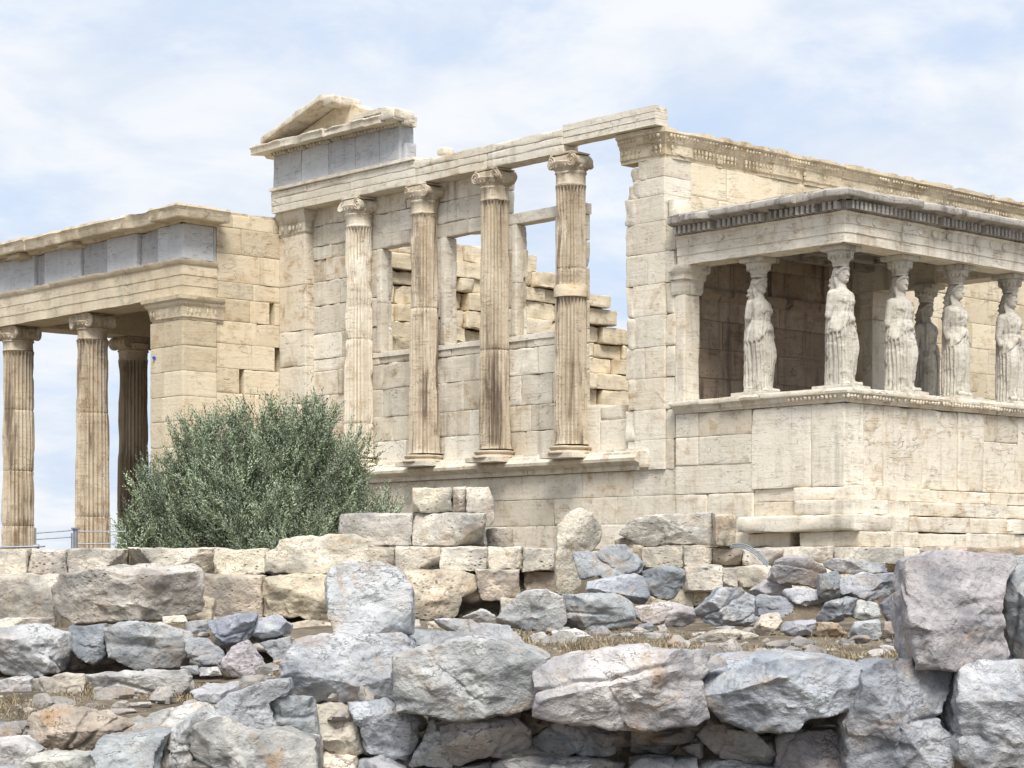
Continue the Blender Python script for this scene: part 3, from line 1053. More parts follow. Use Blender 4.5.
worn_box(mb, (X0 + .805, 18.7, 6.505), (X1, 19.38, 7.24), wear=.03, tint=(.4, .1, .6), step=.4)
mb.build('frieze', M_GREY, np_)
mb = MB()
CO = [(-.70, 7.245), (.02, 7.245), (.06, 7.30), (.40, 7.27), (.42, 7.30), (.42, 7.44), (.46, 7.50), (.45, 7.555), (-.70, 7.57)]
runs(mb, [(X1, Y1), (X0, Y1), (X0, 16.3)], CO, wear=.09, amp=.025, topwear=.05, tfreq=4, jit=.03, tint=(.6, .4, .4))
runs(mb, [(X0, 16.29), (X0, Y0), (-1.72, Y0)], CO, lens=(1.2, 2.0), wear=.05, amp=.015, topwear=.04, tfreq=4, tint=(.7, .45, .25))
for y in (15.3, 17.6):
    worn_box(mb, (X0 - .30, y, 7.18), (X0 + .2, y + .6, 7.30), wear=.12, amp=.03, rad=.05, tint=(.4, .6, .6))
for k in range(7):
    worn_box(mb, (X0 + .1 + k * .4, Y0 + .05, 7.54), (X0 + .1 + k * .4 + rnd.uniform(.2, .4), Y0 + .7, 7.60 + rnd.uniform(0, .04)), wear=.08, amp=.02, tint=tw())
mb.build('cornice', M_SOUTH, np_)
mb = MB()
worn_box(mb, (X0 + .2, Y0 + .9, 6.60), (X1 - .2, Y1 - .3, 6.9), step=.8, tint=(.1, .5, .9))
for k in range(6):
    y = 12.9 + k * .95
    worn_box(mb, (X0 + .85, y, 6.25), (X1 - .3, y + .35, 6.597), step=.5, wear=.03, tint=(.3, .6, .6))
mb.build('ceiling', M_NORTH, np_)

# ------------------------------------------------------------------ the small porch carried by statues
mp = thing('statue_porch', 'small marble porch whose dark dentilled roof rests on six carved women', 'porch', (2.9, -2.0, .12))
PX, PY = 5.85, -4.02
mb = MB()
# podium: big upright slabs, west side then front
wcut = [-.25, -.80, -2.02, -3.33, PY]
for k in range(4):
    if k < 2:
        worn_box(mb, (0.0, wcut[k + 1] + .004, 2.30), (.5, wcut[k] - .004, 2.715), wear=.02, tint=tclean())
        worn_box(mb, (-.006, wcut[k + 1] + .004, 1.80), (.5, wcut[k] - .004, 2.296), wear=.02, tint=tclean())
    else:
        worn_box(mb, (-.012 * (k - 1), wcut[k + 1] + (.006 if k < 3 else 0), 1.345), (.5, wcut[k] - .006, 2.715), wear=.06, tint=(.95, .05, .25 + .3 * (k == 3)))
fcut = [.503, 1.03, 2.12, 3.15, 3.92, 5.0, PX]
for k in range(6):
    if k == 0:
        worn_box(mb, (.503, PY, 1.345), (fcut[1] - .004, PY + .5, 2.715), wear=.02, tint=(.8, .6, .1))
    elif k == 4:
        worn_box(mb, (fcut[k] + .004, PY - .004, 2.24), (fcut[k + 1] - .004, PY + .5, 2.715), wear=.02, tint=(.2, .6, .6))
        worn_box(mb, (fcut[k] + .004, PY + .003, 1.345), (fcut[k + 1] - .004, PY + .5, 2.236), wear=.02, tint=tclean())
    else:
        worn_box(mb, (fcut[k] + .006, PY + rnd.uniform(-.012, .012), 1.345), (fcut[k + 1] - .006, PY + .5, 2.715), wear=.08, tint=(rnd.uniform(.5, 1), .45, .25))
ashlar(mb, 'y', PY, 0, [1.345, 2.0, 2.715], PX, PX - .5, tintf=tclean)
worn_box(mb, (.3, PY + .3, 2.3), (PX - .3, -.01, 2.70), step=.6, tint=(.4, .4, .4))
# foundation courses that step out at the corner
ashlar(mb, 'y', -2.05, -.245, [-.1, .36, .86, 1.30, 1.80], .01, .6, tintf=tclean, blen=(1.3, 2.2), wear=.05)
ashlar(mb, 'y', -3.0, -2.05, [.86, 1.12, 1.342], .03, .6, tintf=tclean, wear=.05)
worn_box(mb, (-.10, -4.22, 1.12), (.6, -3.02, 1.342), wear=.10, amp=.02, tint=(.9, .3, .1))
worn_box(mb, (-.30, -4.42, .875), (.62, -3.20, 1.115), wear=.06, amp=.015, tint=(.95, .1, .6))
worn_box(mb, (-.36, -4.50, .60), (.64, -1.95, .870), wear=.10, amp=.02, tint=(.8, .15, .5))
worn_box(mb, (-.22, -4.5, .345), (.6, -3.25, .595), wear=.10, amp=.02, tint=(.7, .6, .3))
worn_box(mb, (-.05, -2.9, .345), (.6, -1.4, .595), wear=.12, amp=.02, tint=(.6, .4, .5))
worn_box(mb, (-.30, -4.6, -.1), (.6, -.6, .340), wear=.05, amp=.015, tint=(.4, .4, .9))
for (za, zb, pr, tt) in ((1.12, 1.342, .17, .15), (.875, 1.115, .30, .1), (.60, .870, .42, .3), (.345, .595, .46, .4), (-.1, .34, .58, .8)):
    x = .62 + rnd.random() * .3
    worn_box(mb, (.62, PY - pr, za), (x - .004 + .5, PY + .5, zb), wear=.08, amp=.015, tint=(rnd.uniform(.5, 1), .4, tt))
    x += .5
    while x < PX + .5:
        L = rnd.uniform(.9, 1.9)
        worn_box(mb, (x, PY - pr + rnd.uniform(-.05, .05), za), (x + L - .006, PY + .5, zb - rnd.uniform(0, .02)), wear=rnd.choice((.03, .06, .10)), amp=.012, tint=(rnd.uniform(.4, 1), rnd.uniform(.1, .6), tt))
        x += L
mb.build('podium', M_WEST, mp)
mb = MB()                                                                                             # parapet moulding with egg pattern
LD = [(-.42, 2.72), (.05, 2.72), (.06, 2.755), (.09, 2.775), (.10, 2.83), (.15, 2.86), (.16, 2.90), (.14, 2.945), (-.42, 2.95)]
runs(mb, [(0, -.25), (0, PY), (PX, PY), (PX, -.03)], LD, wear=.03, amp=.008, tint=(.6, .4, .5))
eggs(mb, (-.12, -2.9), (-.12, PY - .12), (0, 0), 2.815, .085, .04, .045, (.4, .5, .6), seed=4)
eggs(mb, (-.12, PY - .12), (PX, PY - .12), (0, 0), 2.815, .085, .04, .045, (.4, .5, .6), seed=5)
mb.build('parapet_moulding', M_WEST, mp)
for (xa, xb) in ((.0, .46), (PX - .46, PX)):                                                          # pilasters against the temple wall
    mb = MB()
    worn_box(mb, (xa + .03, -.44, 2.952), (xb - .03, -.20, 4.84), wear=.05, tint=(.8, .35, .4))
    CPp = [(-.2, 4.84), (.0, 4.84), (.02, 4.90), (.03, 5.08), (.06, 5.10), (.07, 5.20), (.11, 5.24), (.12, 5.345), (-.2, 5.345)]
    run(mb, [(xa, -.18), (xa, -.46), (xb, -.46), (xb, -.18)], CPp, wear=.04, amp=.01, tint=(.6, .3, .5))
    worn_box(mb, (xa + .1, -.40, 4.85), (xb - .1, -.17, 5.34), tint=(.6, .3, .5))
    mb.build('pilaster', M_WEST, mp)
mb = MB()                                                                                             # temple wall inside the porch: black stains, ceiling shade put into its colour
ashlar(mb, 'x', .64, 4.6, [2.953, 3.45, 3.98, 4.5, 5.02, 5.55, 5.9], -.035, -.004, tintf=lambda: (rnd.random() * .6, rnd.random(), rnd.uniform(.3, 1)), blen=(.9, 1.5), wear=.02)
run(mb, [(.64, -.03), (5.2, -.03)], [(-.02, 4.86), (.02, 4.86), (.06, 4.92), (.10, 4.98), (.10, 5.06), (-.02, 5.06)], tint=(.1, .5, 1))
mb.build('stained_shaded_wall', M_INNER, mp)
mb = MB()                                                                                             # architrave: two low fasciae with bosses
AP = [(-.52, 5.35), (0, 5.35), (0, 5.51), (.015, 5.515), (.015, 5.66), (.03, 5.665), (.03, 5.80), (.06, 5.82), (.075, 5.85), (-.52, 5.85)]
pth = [(.02, -.28), (.02, PY + .02), (PX - .02, PY + .02), (PX - .02, -.03)]
runs(mb, pth, AP, lens=(1.4, 2.2), jit=.006, wear=.02, amp=.008, tint=(.75, .2, .45))
for k in range(9):
    y = -.55 - k * .39
    if k not in (3, 7):
        tube(mb, [(-.005, y, 5.735), (-.03, y, 5.735)], [.05, .045], 12, (.75, .2, .45))
for k in range(13):
    if k not in (2, 7, 11):
        x = .35 + k * .42
        tube(mb, [(x, PY - .005, 5.735), (x, PY - .03, 5.735)], [.06, .052], 12, (.75, .2, .45))
mb.build('architrave', M_WEST, mp)
mb = MB()                                                                                             # dentils and roof slabs
run(mb, pth, [(-.5, 5.852), (.05, 5.852), (.06, 5.87), (.06, 6.01), (-.5, 6.01)], wear=.01, amp=.004, tint=(.1, .2, 1))
CR = [(-.5, 6.012), (.17, 6.012), (.18, 6.03), (.22, 6.04), (.25, 6.05), (.37, 6.055), (.38, 6.075), (.37, 6.15), (.30, 6.19), (.12, 6.21), (-.5, 6.23)]
runs(mb, pth, CR, wear=.06, amp=.022, topwear=.04, tfreq=5, tint=(.5, .2, .6))
for (p0, p1, ax) in (((-.04, -.35), (-.04, PY - .02), 'y'), ((-.03, PY - .05), (PX, PY - .05), 'x')):
    L = abs(p1[1] - p0[1]) if ax == 'y' else p1[0] - p0[0]
    for k in range(int(L / .115)):
        u = k * .115
        if rnd.random() < .04:
            continue
        if ax == 'y':
            worn_box(mb, (-.172, p0[1] - u - .062, 5.868), (-.02, p0[1] - u, 6.008), rad=.006, wear=.015, step=.3, tint=(.75, .1, .35))
        else:
            worn_box(mb, (p0[0] + u, PY - .172, 5.868), (p0[0] + u + .062, PY - .02, 6.008), rad=.006, wear=.015, step=.3, tint=(.55, .1, .5))
mb.build('cornice', M_SOOT, mp)
mb = MB()
for k in range(4):
    worn_box(mb, (.06 + k * 1.44, PY + .1, 6.10), (.06 + (k + 1) * 1.44 - .004, -.03, 6.30 + rnd.uniform(-.02, .02)), wear=.06, amp=.02, tint=(.6, .2, .6))
for k in range(5):                                                                                    # coffer beams under the slabs
    worn_box(mb, (.55, PY + .55 + k * .72, 5.72), (PX - .55, PY + .75 + k * .72, 6.095), step=.4, tint=(.2, .6, .7))
for k in range(8):
    worn_box(mb, (.6 + k * .62, PY + .55, 5.80), (.75 + k * .62, -.05, 6.097), step=.4, tint=(.2, .6, .7))
mb.build('roof', M_SOOT, mp)


# ------------------------------------------------------------------ the carved women
def statue_mesh(name, side, arms, seed):
    """Draped standing woman facing -y; 'side' is the bent-knee side; arms: (left, right) stump lengths."""
    mb = MB()
    zs = np.concatenate([np.linspace(0, 1.44, 150), np.linspace(1.45, 1.60, 22)])
    th = np.linspace(0, 2 * math.pi, 220, endpoint=False)
    kz = [0, .05, .3, .6, .85, 1.0, 1.12, 1.22, 1.34, 1.42, 1.47, 1.51, 1.55, 1.60]
    RX = np.interp(zs, kz, [.255, .245, .225, .24, .255, .24, .205, .20, .225, .25, .235, .17, .10, .088])
    RY = np.interp(zs, kz, [.225, .215, .205, .20, .195, .19, .175, .172, .18, .165, .145, .12, .10, .092])
    CX = np.interp(zs, kz, [-.01, -.01, -.012, -.015, -.02, -.02, -.01, 0, .005, .01, .01, .01, .01, .01]) * side
    Z, TH = np.meshgrid(zs, th, indexing='ij')
    c, s_ = np.cos(TH), np.sin(TH)
    front = np.clip(-s_, 0, 1)
    P0 = np.stack([c * 2, s_ * 2, Z * 2.2], -1).reshape(-1, 3)
    wob = fbm(P0 * 1.2, seed, 3).reshape(Z.shape)
    hem = .80 + .20 * np.exp(-((TH - 1.5 * math.pi - .15 * side) / .75) ** 2) + .012 * np.sin(7 * TH + seed) + .02 * wob
    up = sstep(-.012, .018, Z - hem)
    # bent leg: thigh and knee press through the cloth
    ta = 1.5 * math.pi + .62 * side
    leg = np.exp(-((np.angle(np.exp(1j * (TH - ta)))) / .50) ** 2)
    knee = leg * np.exp(-((Z - .60) / .34) ** 2)
    shin = leg * sstep(.62, .1, Z)
    fw = 1 - np.clip(leg * 1.25 * sstep(.05, .2, Z), 0, .85)
    ph = 11.5 * TH + 1.3 * np.sin(2 * TH + seed) + .8 * wob
    fold = (np.abs(np.sin(ph)) ** .7 - .62) + .35 * (np.abs(np.sin(2.3 * ph + 1.7)) - .6)
    low = .078 * fold * fw * sstep(0, .05, Z + .02)
    upf = .016 * (np.abs(np.sin(9 * TH + 3.5 * Z * np.sign(c) + wob * 2)) - .6) * sstep(1.50, 1.35, Z) + .012 * np.sin(26 * Z + 5 * front + wob * 3) * front * sstep(1.2, 1.05, Z)
    pouch = .016 * np.exp(-((Z - hem - .07) / .07) ** 2)
    belt = -.012 * np.exp(-((Z - 1.17) / .03) ** 2)
    d = (1 - up) * low + up * (upf + .026 + pouch * front) + .105 * knee - .01 * shin + belt
    d = d * sstep(1.56, 1.44, Z) + .006 * wob
    X = CX[:, None] + (RX[:, None] + d) * c
    Y = (RY[:, None] + d) * s_
    v = np.stack([X, Y, Z], -1).reshape(-1, 3)
    n = len(th)
    m = len(zs)
    v = np.concatenate([v, [(0, 0, 0.0), (.01 * side, 0, 1.62)]])
    k = np.arange(n)
    tri = np.concatenate([np.stack([np.full(n, m * n), (k + 1) % n, k], 1), np.stack([np.full(n, m * n + 1), (m - 1) * n + k, (m - 1) * n + (k + 1) % n], 1)])
    mb.add(v, gridq(m, n, True), tri)
    hx = .01 * side
    for sx in (-1, 1):                                                   # breasts, shoulders, arms, feet
        ball(mb, (hx + sx * .095, -.135, 1.335), (.078, .072, .08), 12, 16)
        ball(mb, (hx + sx * .215, .0, 1.44), (.085, .085, .08), 12, 16)
        L = arms[0 if sx < 0 else 1]
        e = np.array((hx + sx * .285, .035, 1.44 - min(L, .34)))
        capsule(mb, (hx + sx * .245, .005, 1.43), e, .078, .064)
        if L > .34:
            capsule(mb, e, e + np.array((-sx * .0, -.05, -(L - .34))), .062, .048)
    fx = .13 * side
    capsule(mb, (fx, -.18, .035), (fx + .02 * side, -.31, .028), .05, .036)
    capsule(mb, (-.10 * side, -.16, .03), (-.11 * side, -.26, .026), .046, .034)
    capsule(mb, (.08 * side, -.06, .92), (.135 * side, -.17, .58), .115, .090)   # thigh, shin
    capsule(mb, (.135 * side, -.17, .58), (.145 * side, -.12, .10), .086, .062)
    # neck, head, face, hair
    body = len(mb.v)
    capsule(mb, (hx, .01, 1.46), (hx, .0, 1.66), .078, .068)
    hc = np.array((hx, -.012, 1.755))
    ball(mb, hc, (.095, .115, .135), 20, 24)
    ball(mb, hc + (0, -.035, -.055), (.072, .085, .085), 14, 18)         # jaw
    capsule(mb, hc + (0, -.108, .030), hc + (0, -.131, -.022), .013, .019)   # nose
    ball(mb, hc + (0, -.108, -.055), (.030, .016, .011), 8, 10)          # lips
    ball(mb, hc + (0, -.103, -.094), (.026, .022, .02), 8, 10)           # chin
    for sx in (-1, 1):
        capsule(mb, hc + (sx * .018, -.106, .036), hc + (sx * .062, -.085, .030), .012, .011)   # brows
        ball(mb, hc + (sx * .036, -.098, .008), (.016, .012, .008), 8, 10)   # eyes
        ball(mb, hc + (sx * .094, .008, -.005), (.014, .022, .034), 8, 10)   # ears
        for q in range(5):                                               # wavy hair round the face
            t = q / 4
            ball(mb, hc + (sx * (.03 + .07 * math.sin(t * 1.5)), -.085 + .085 * t, .095 - .075 * t ** 1.5), (.034, .034, .030), 8, 10)
        capsule(mb, hc + (sx * .085, .04, -.06), (hx + sx * .13, -.06, 1.38), .030, .022)        # locks on the shoulders
    ball(mb, hc + (0, .045, .02), (.112, .105, .125), 14, 18)
    capsule(mb, hc + (0, .09, -.02), (hx, .175, 1.40), .085, .075)       # thick braids down the back
    capsule(mb, (hx, .175, 1.40), (hx, .20, 1.14), .075, .05)
    for k in range(5):
        ball(mb, (hx, .13 + .02 * k, 1.68 - .085 * k), (.085, .075, .05), 8, 12)
    for i_ in range(body, len(mb.v)):                                    # the head is a little over life size
        w_ = mb.v[i_] - np.array((hx, 0, 1.60))
        mb.v[i_] = np.where(mb.v[i_][:, 2:3] > 1.60, np.array((hx, 0, 1.60)) + w_ * (1.16, 1.14, 1.04), mb.v[i_])
    for sx in (-1, 1):                                                   # mantle falling behind
        capsule(mb, (hx + sx * .17, .11, 1.38), (sx * .15, .15, .12), .05, .06)
    tmp = bpy.data.objects.new('tmp', mb.mesh('tmp', M_STAT, 0))
    SC.collection.objects.link(tmp)
    md = tmp.modifiers.new('r', 'REMESH')
    md.mode = 'VOXEL'
    md.voxel_size = .009
    md.use_smooth_shade = True
    me = bpy.data.meshes.new_from_object(tmp.evaluated_get(bpy.context.evaluated_depsgraph_get()))
    bpy.data.objects.remove(tmp)
    co = np.empty(len(me.vertices) * 3)
    me.vertices.foreach_get('co', co)
    co = co.reshape(-1, 3)
    nr = np.empty(len(me.vertices) * 3)
    me.vertices.foreach_get('normal', nr)
    nr = nr.reshape(-1, 3)
    co = co + nr * (.006 * fbm(co * 16, seed + 3, 3) - .012 * sstep(.66, .8, noise3(co * 7, seed + 9)))[:, None]
    me.vertices.foreach_set('co', co.ravel())
    if 'tint' in me.attributes:
        me.attributes.remove(me.attributes['tint'])
    a = me.attributes.new('tint', 'FLOAT_COLOR', 'POINT')
    cl = np.ones((len(co), 4))
    cl[:, 0], cl[:, 1], cl[:, 2] = .6, .3, (.35 if side > 0 else .6)
    a.data.foreach_set('color', cl.ravel())
    me.materials.clear()
    me.materials.append(M_STAT)
    me.polygons.foreach_set('use_smooth', np.full(len(me.polygons), True))
    me.update()
    me.name = name
    return me


def capital_mb():
    mb = MB()
    lathe(mb, [(.02, 0), (.125, 0), (.135, .03), (.128, .05), (.145, .08), (.175, .13), (.205, .18), (.22, .215), (.215, .245), (.02, .245)], (0, 0, 0), 40, (.7, .3, .6), .006, 3)
    for k in range(18):
        a = 2 * math.pi * k / 18
        ball(mb, (math.cos(a) * .188, math.sin(a) * .188, .165), (.028, .028, .05), 6, 8, (.6, .3, .7))
        ball(mb, (math.cos(a) * .133, math.sin(a) * .133, .045), (.015, .015, .015), 5, 6, (.6, .3, .7))
    worn_box(mb, (-.255, -.255, .247), (.255, .255, .328), wear=.03, rad=.01, step=.08, tint=(.7, .2, .6))
    return mb


def plinth_mb():
    mb = MB()
    worn_box(mb, (-.37, -.36, 0), (.37, .33, .07), wear=.05, rad=.01, step=.08, tint=(.8, .2, .4))
    return mb


ST_SC = 1.055
meshes = [statue_mesh('woman_left_knee', 1, (.34, .40), 3), statue_mesh('woman_right_knee', -1, (.46, .36), 8), statue_mesh('woman_armless', 1, (.22, .26), 15)]
cap_me = capital_mb().mesh('statue_capital', M_STAT, 45)
pli_me = plinth_mb().mesh('statue_plinth', M_STAT, 45)
STATUES = [
    (.42, -3.60, 0, 0, 'draped marble woman at the outer corner of the porch, in full light'),
    (.42, -1.82, 2, 6, 'armless draped woman alone against the dark porch interior, beside the plain pilaster'),
    (2.05, -3.60, 0, -5, 'draped woman second along the porch front from its lit corner'),
    (3.68, -3.60, 1, 4, 'draped woman with brown streaks down her chest, in front of the shaded one'),
    (5.36, -3.60, 1, -4, 'draped woman at the far end of the porch front, cut by the frame'),
    (5.36, -1.75, 1, 0, 'dark brown shaded woman standing behind the front row of statues'),
]
for k, (x, y, mi, rz, lb) in enumerate(STATUES):
    st = thing('caryatid_statue', lb, 'statue', (x, y, 2.952), 'carved women carrying the porch roof')
    for nm, me, z, sc in (('figure', meshes[mi], .07, ST_SC), ('capital', cap_me, .07 + 1.885 * ST_SC, 1.0), ('plinth', pli_me, 0, 1)):
        o = bpy.data.objects.new(nm, me)
        SC.collection.objects.link(o)
        o.parent = st
        o.location = (0, 0, z)
        o.scale = (sc * (.94 if nm == 'figure' else 1), sc * (.94 if nm == 'figure' else 1), sc if nm != 'capital' else (5.348 - 2.952 - z) / .328)
        if nm == 'figure':
            o.rotation_euler = (0, 0, math.radians(rz))
            if k == 5:
                o['label'] = 'dark weathered figure'

# ------------------------------------------------------------------ the olive
olive = thing('olive_tree', 'bushy grey green olive growing in front of the tall porch', 'tree', at(250, 562, 37.2))
OB = np.array(olive.location)
mb = MB()
for k in range(7):
    a = rnd.uniform(0, 6.28)
    p = OB + np.array((math.cos(a) * .15, math.sin(a) * .15, -.25))
    pts = [p]
    dr = np.array((math.cos(a) * .5, math.sin(a) * .5, .8))
    for j in range(6):
        dr = dr + np.array((rnd.uniform(-.25, .25), rnd.uniform(-.25, .25), rnd.uniform(-.05, .2)))
        dr /= np.linalg.norm(dr)
        pts.append(pts[-1] + dr * .26)
    tube(mb, pts, np.linspace(.11, .02, len(pts)), 8, (.5, .5, .5))
mb.build('trunk', M_BARK, olive, 0)

LOBES = [(228, 478, 74, 62, 0), (300, 470, 58, 66, .3), (172, 512, 44, 38, -.2), (338, 500, 36, 40, .2), (262, 437, 46, 38, 0), (322, 428, 24, 30, .4), (196, 458, 40, 46, .1),
         (384, 510, 20, 20, .2), (138, 524, 28, 26, -.3), (312, 416, 26, 22, .2), (262, 520, 84, 34, -.5), (240, 412, 18, 12, .1), (350, 460, 30, 36, .5), (156, 482, 26, 24, 0), (200, 425, 22, 18, .2), (270, 410, 14, 12, 0), (190, 536, 44, 20, -.4), (300, 534, 62, 20, -.4), (240, 500, 60, 40, -.6)]
wts = np.array([a[2] * a[3] for a in LOBES], float)
wts /= wts.sum()
NS, NT = 1150, 0
li = rng.choice(len(LOBES), NS, p=wts)
cen, par, ton = [], [], []
for i in li:                                                             # upright shoots, each carrying side twigs
    cx, cy, rx, ry, dz = LOBES[i]
    d0 = rng.normal(size=3)
    d0 /= np.linalg.norm(d0)
    q = d0 * (rng.random() ** .42)
    dep = 37.2 + dz + q[1] * (rx / FPX * 37 * .9)
    tip = at(cx + q[0] * rx, cy - q[2] * ry, dep)
    sd_ = RT * q[0] * .75 + FW * q[1] * .6 + UP * (.85 + .35 * q[2]) + rng.normal(size=3) * .22
    sd_ /= np.linalg.norm(sd_)
    SL = rng.uniform(.6, 1.05)
    tn_ = np.clip(rng.normal(.5, .40), -.15, 1.5)
    for k in range(11):
        u = (k + rng.random()) / 11
        o_ = rng.normal(size=3)
        o_ -= sd_ * (o_ @ sd_)
        o_ /= np.linalg.norm(o_)
        dd_ = sd_ * (.8 + .5 * u) + o_ * (.75 - .5 * u)
        dd_ /= np.linalg.norm(dd_)
        par.append(dd_)
        cen.append(tip - sd_ * SL * (1 - u) + dd_ * .13)
        ton.append(tn_ + rng.normal() * .08)
cen, par = np.array(cen), np.array(par)
NT = len(cen)
LV, LQ, LT, n0 = [], [], [], 0
twg = MB()
for i in range(NT):
    d = par[i]
    L = rng.uniform(.22, .42)
    st = cen[i] - d * L * .5
    side = np.cross(d, rng.normal(size=3))
    side /= np.linalg.norm(side)
    nl = int(L / .019)
    t = np.linspace(.05, 1.0, nl)
    bend = rng.normal(size=3) * .12 * L
    base = st + d * (t * L)[:, None] + bend * (t ** 2)[:, None]
    ang = np.where(np.arange(nl) % 2 == 0, 0, math.pi) + np.arange(nl) // 2 * 1.57 + rng.normal(size=nl) * .4
    s2 = np.cross(d, side)
    rad = np.cos(ang)[:, None] * side + np.sin(ang)[:, None] * s2
    ld = d * (.75 + .4 * t)[:, None] + rad * (.85 - .3 * t)[:, None] + rng.normal(size=(nl, 3)) * .15
    ld /= np.linalg.norm(ld, axis=1, keepdims=True)
    wd = np.cross(ld, rad + rng.normal(size=(nl, 3)) * .5)
    wd /= np.linalg.norm(wd, axis=1, keepdims=True) + 1e-9
    ll_ = (rng.uniform(.055, .085, nl) * (1 - .35 * t))[:, None]
    ww = ll_ * .17
    v = np.stack([base, base + ld * ll_ * .5 + wd * ww, base + ld * ll_, base + ld * ll_ * .5 - wd * ww], 1)
    LV.append(v.reshape(-1, 3))
    LQ.append((np.arange(nl * 4).reshape(-1, 4)) + n0)
    n0 += nl * 4
    tn = np.zeros((nl * 4, 3))
    tn[:, 0] = np.clip(ton[i], -.2, 1.5)
    tn[:, 1] = rng.random() ** 3
    tn[:, 2] = 0
    LT.append(tn)
    if i % 6 == 0:
        tube(twg, [st, st + d * L * .5 + bend * .25, st + d * L + bend], [.006, .004, .002], 4, (.5, .5, .5), cap=False)
mb = MB()
mb.add(np.concatenate(LV), np.concatenate(LQ), tint=np.concatenate(LT))
crown = mb.build('crown', M_LEAF, olive, 0, smooth=False)
sub(twg, 'twigs', M_BARK, crown, olive, 0)

# ------------------------------------------------------------------ small metal things
rail = thing('metal_railing', 'grey steel railing with two thin rails between the tall columns', 'railing', at(55, 556, 30.0))
mb = MB()
for px, r, ty in ((35.5, .012, 528), (75.5, .034, 528.5)):
    p = MB()
    tube(p, [at(px, 562, 30.0), at(px, ty, 30.0)], r, 10, (.5, .5, .5))
    if r > .02:
        worn_box(p, at(px, ty, 30.0) - .05 * np.array((1, 1, .35)), at(px, ty, 30.0) + .05 * np.array((1, 1, .35)), tint=(.2, .2, .2), step=.5)
        tube(p, [at(71.8, 562, 29.96), at(71.8, 533, 29.96)], .012, 8, (.5, .5, .5))
    p.build('post', M_STEEL, rail)
for (x0, y0, x1, y1) in ((35.5, 533.2, 75, 530), (35.5, 539.3, 72, 537), (76, 531.5, 126, 531.5), (76, 544, 120, 543.5)):
    p = MB()
    tube(p, [at(x0, y0, 30.0), at(x1, y1, 30.0)], .009, 8, (.5, .5, .5))
    p.build('rail', M_STEEL, rail)
tr = thing('steel_pipe', 'thick grey steel pipe ending in a clamp just above the terrace edge', 'pipe', at(18, 556, 29.6))
mb = MB()
tube(mb, [at(-30, 548.4, 29.6), at(36, 546.6, 29.6)], .018, 10, (.4, .4, .4))
mb.build('pipe', M_STEEL, tr)
mb = MB()
tube(mb, [at(34, 546.8, 29.6), at(39, 546.4, 29.6)], .034, 10, (.2, .2, .2))
tube(mb, [at(37, 546.6, 29.6), at(45, 546.2, 29.6)], .014, 10, (.2, .2, .2))
tube(mb, [at(37.5, 552, 29.6), at(37.5, 546, 29.6)], .02, 10, (.2, .2, .2))
mb.build('clamp', M_STEEL, tr)
mb = MB()
for k in range(3):
    pts = []
    for t in np.linspace(0, 1, 26):
        px = 732 + 37 * t - k * .8
        py = 544.5 + k * 1.6 - 3.5 * math.sin(t * 2.2) * (1 - t) + 19 * t ** 2.2
        pts.append(at(px, py, 22.0 - .3 * t))
    tube(mb, pts, .008, 8, (.5 + .2 * k, .5, .5))
tag(mb.build('hose', M_HOSE, origin=at(750, 556, 21.9)), 'bundle of grey hoses arching over the stones below the temple', 'hose')


# ------------------------------------------------------------------ stones
_cs = {}


def cubesphere(n):
    if n not in _cs:
        a = np.tan(np.linspace(-1, 1, n) * math.pi / 4)
        P, Q, k = [], [], 0
        for ax in range(3):
            for s in (-1, 1):
                U, V = np.meshgrid(a, a, indexing='ij')
                p = np.zeros((n * n, 3))
                p[:, ax], p[:, (ax + 1) % 3], p[:, (ax + 2) % 3] = s, U.ravel(), V.ravel()
                q = gridq(n, n)
                P.append(p)
                Q.append((q if s < 0 else q[:, ::-1]) + k)
                k += n * n
        P, Q = np.concatenate(P), np.concatenate(Q)
        _, idx, inv = np.unique(np.round(P, 6), axis=0, return_index=True, return_inverse=True)
        P = P[idx]
        _cs[n] = (P / np.linalg.norm(P, axis=1, keepdims=True), inv.reshape(-1)[Q])
    return _cs[n]


def poly_radius(poly, phi):
    """Distance from the origin to the outline in each direction."""
    d = np.stack([np.cos(phi), np.sin(phi)], 1)
    R = np.zeros(len(phi))
    for i in range(len(poly)):
        a, b = poly[i], poly[(i + 1) % len(poly)]
        e = b - a
        den = d[:, 0] * e[1] - d[:, 1] * e[0]
        den = np.where(np.abs(den) < 1e-9, 1e-9, den)
        t = (a[0] * e[1] - a[1] * e[0]) / den
        u = (a[0] * d[:, 1] - a[1] * d[:, 0]) / den
        ok = (t > 0) & (u >= -1e-6) & (u <= 1 + 1e-6)
        R = np.where(ok, np.maximum(R, t), R)
    return R


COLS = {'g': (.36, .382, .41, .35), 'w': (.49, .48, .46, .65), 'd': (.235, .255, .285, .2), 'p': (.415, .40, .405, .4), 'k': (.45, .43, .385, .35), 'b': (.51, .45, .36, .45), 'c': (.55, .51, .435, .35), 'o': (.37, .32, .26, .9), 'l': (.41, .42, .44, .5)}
ROCK_N = [0]


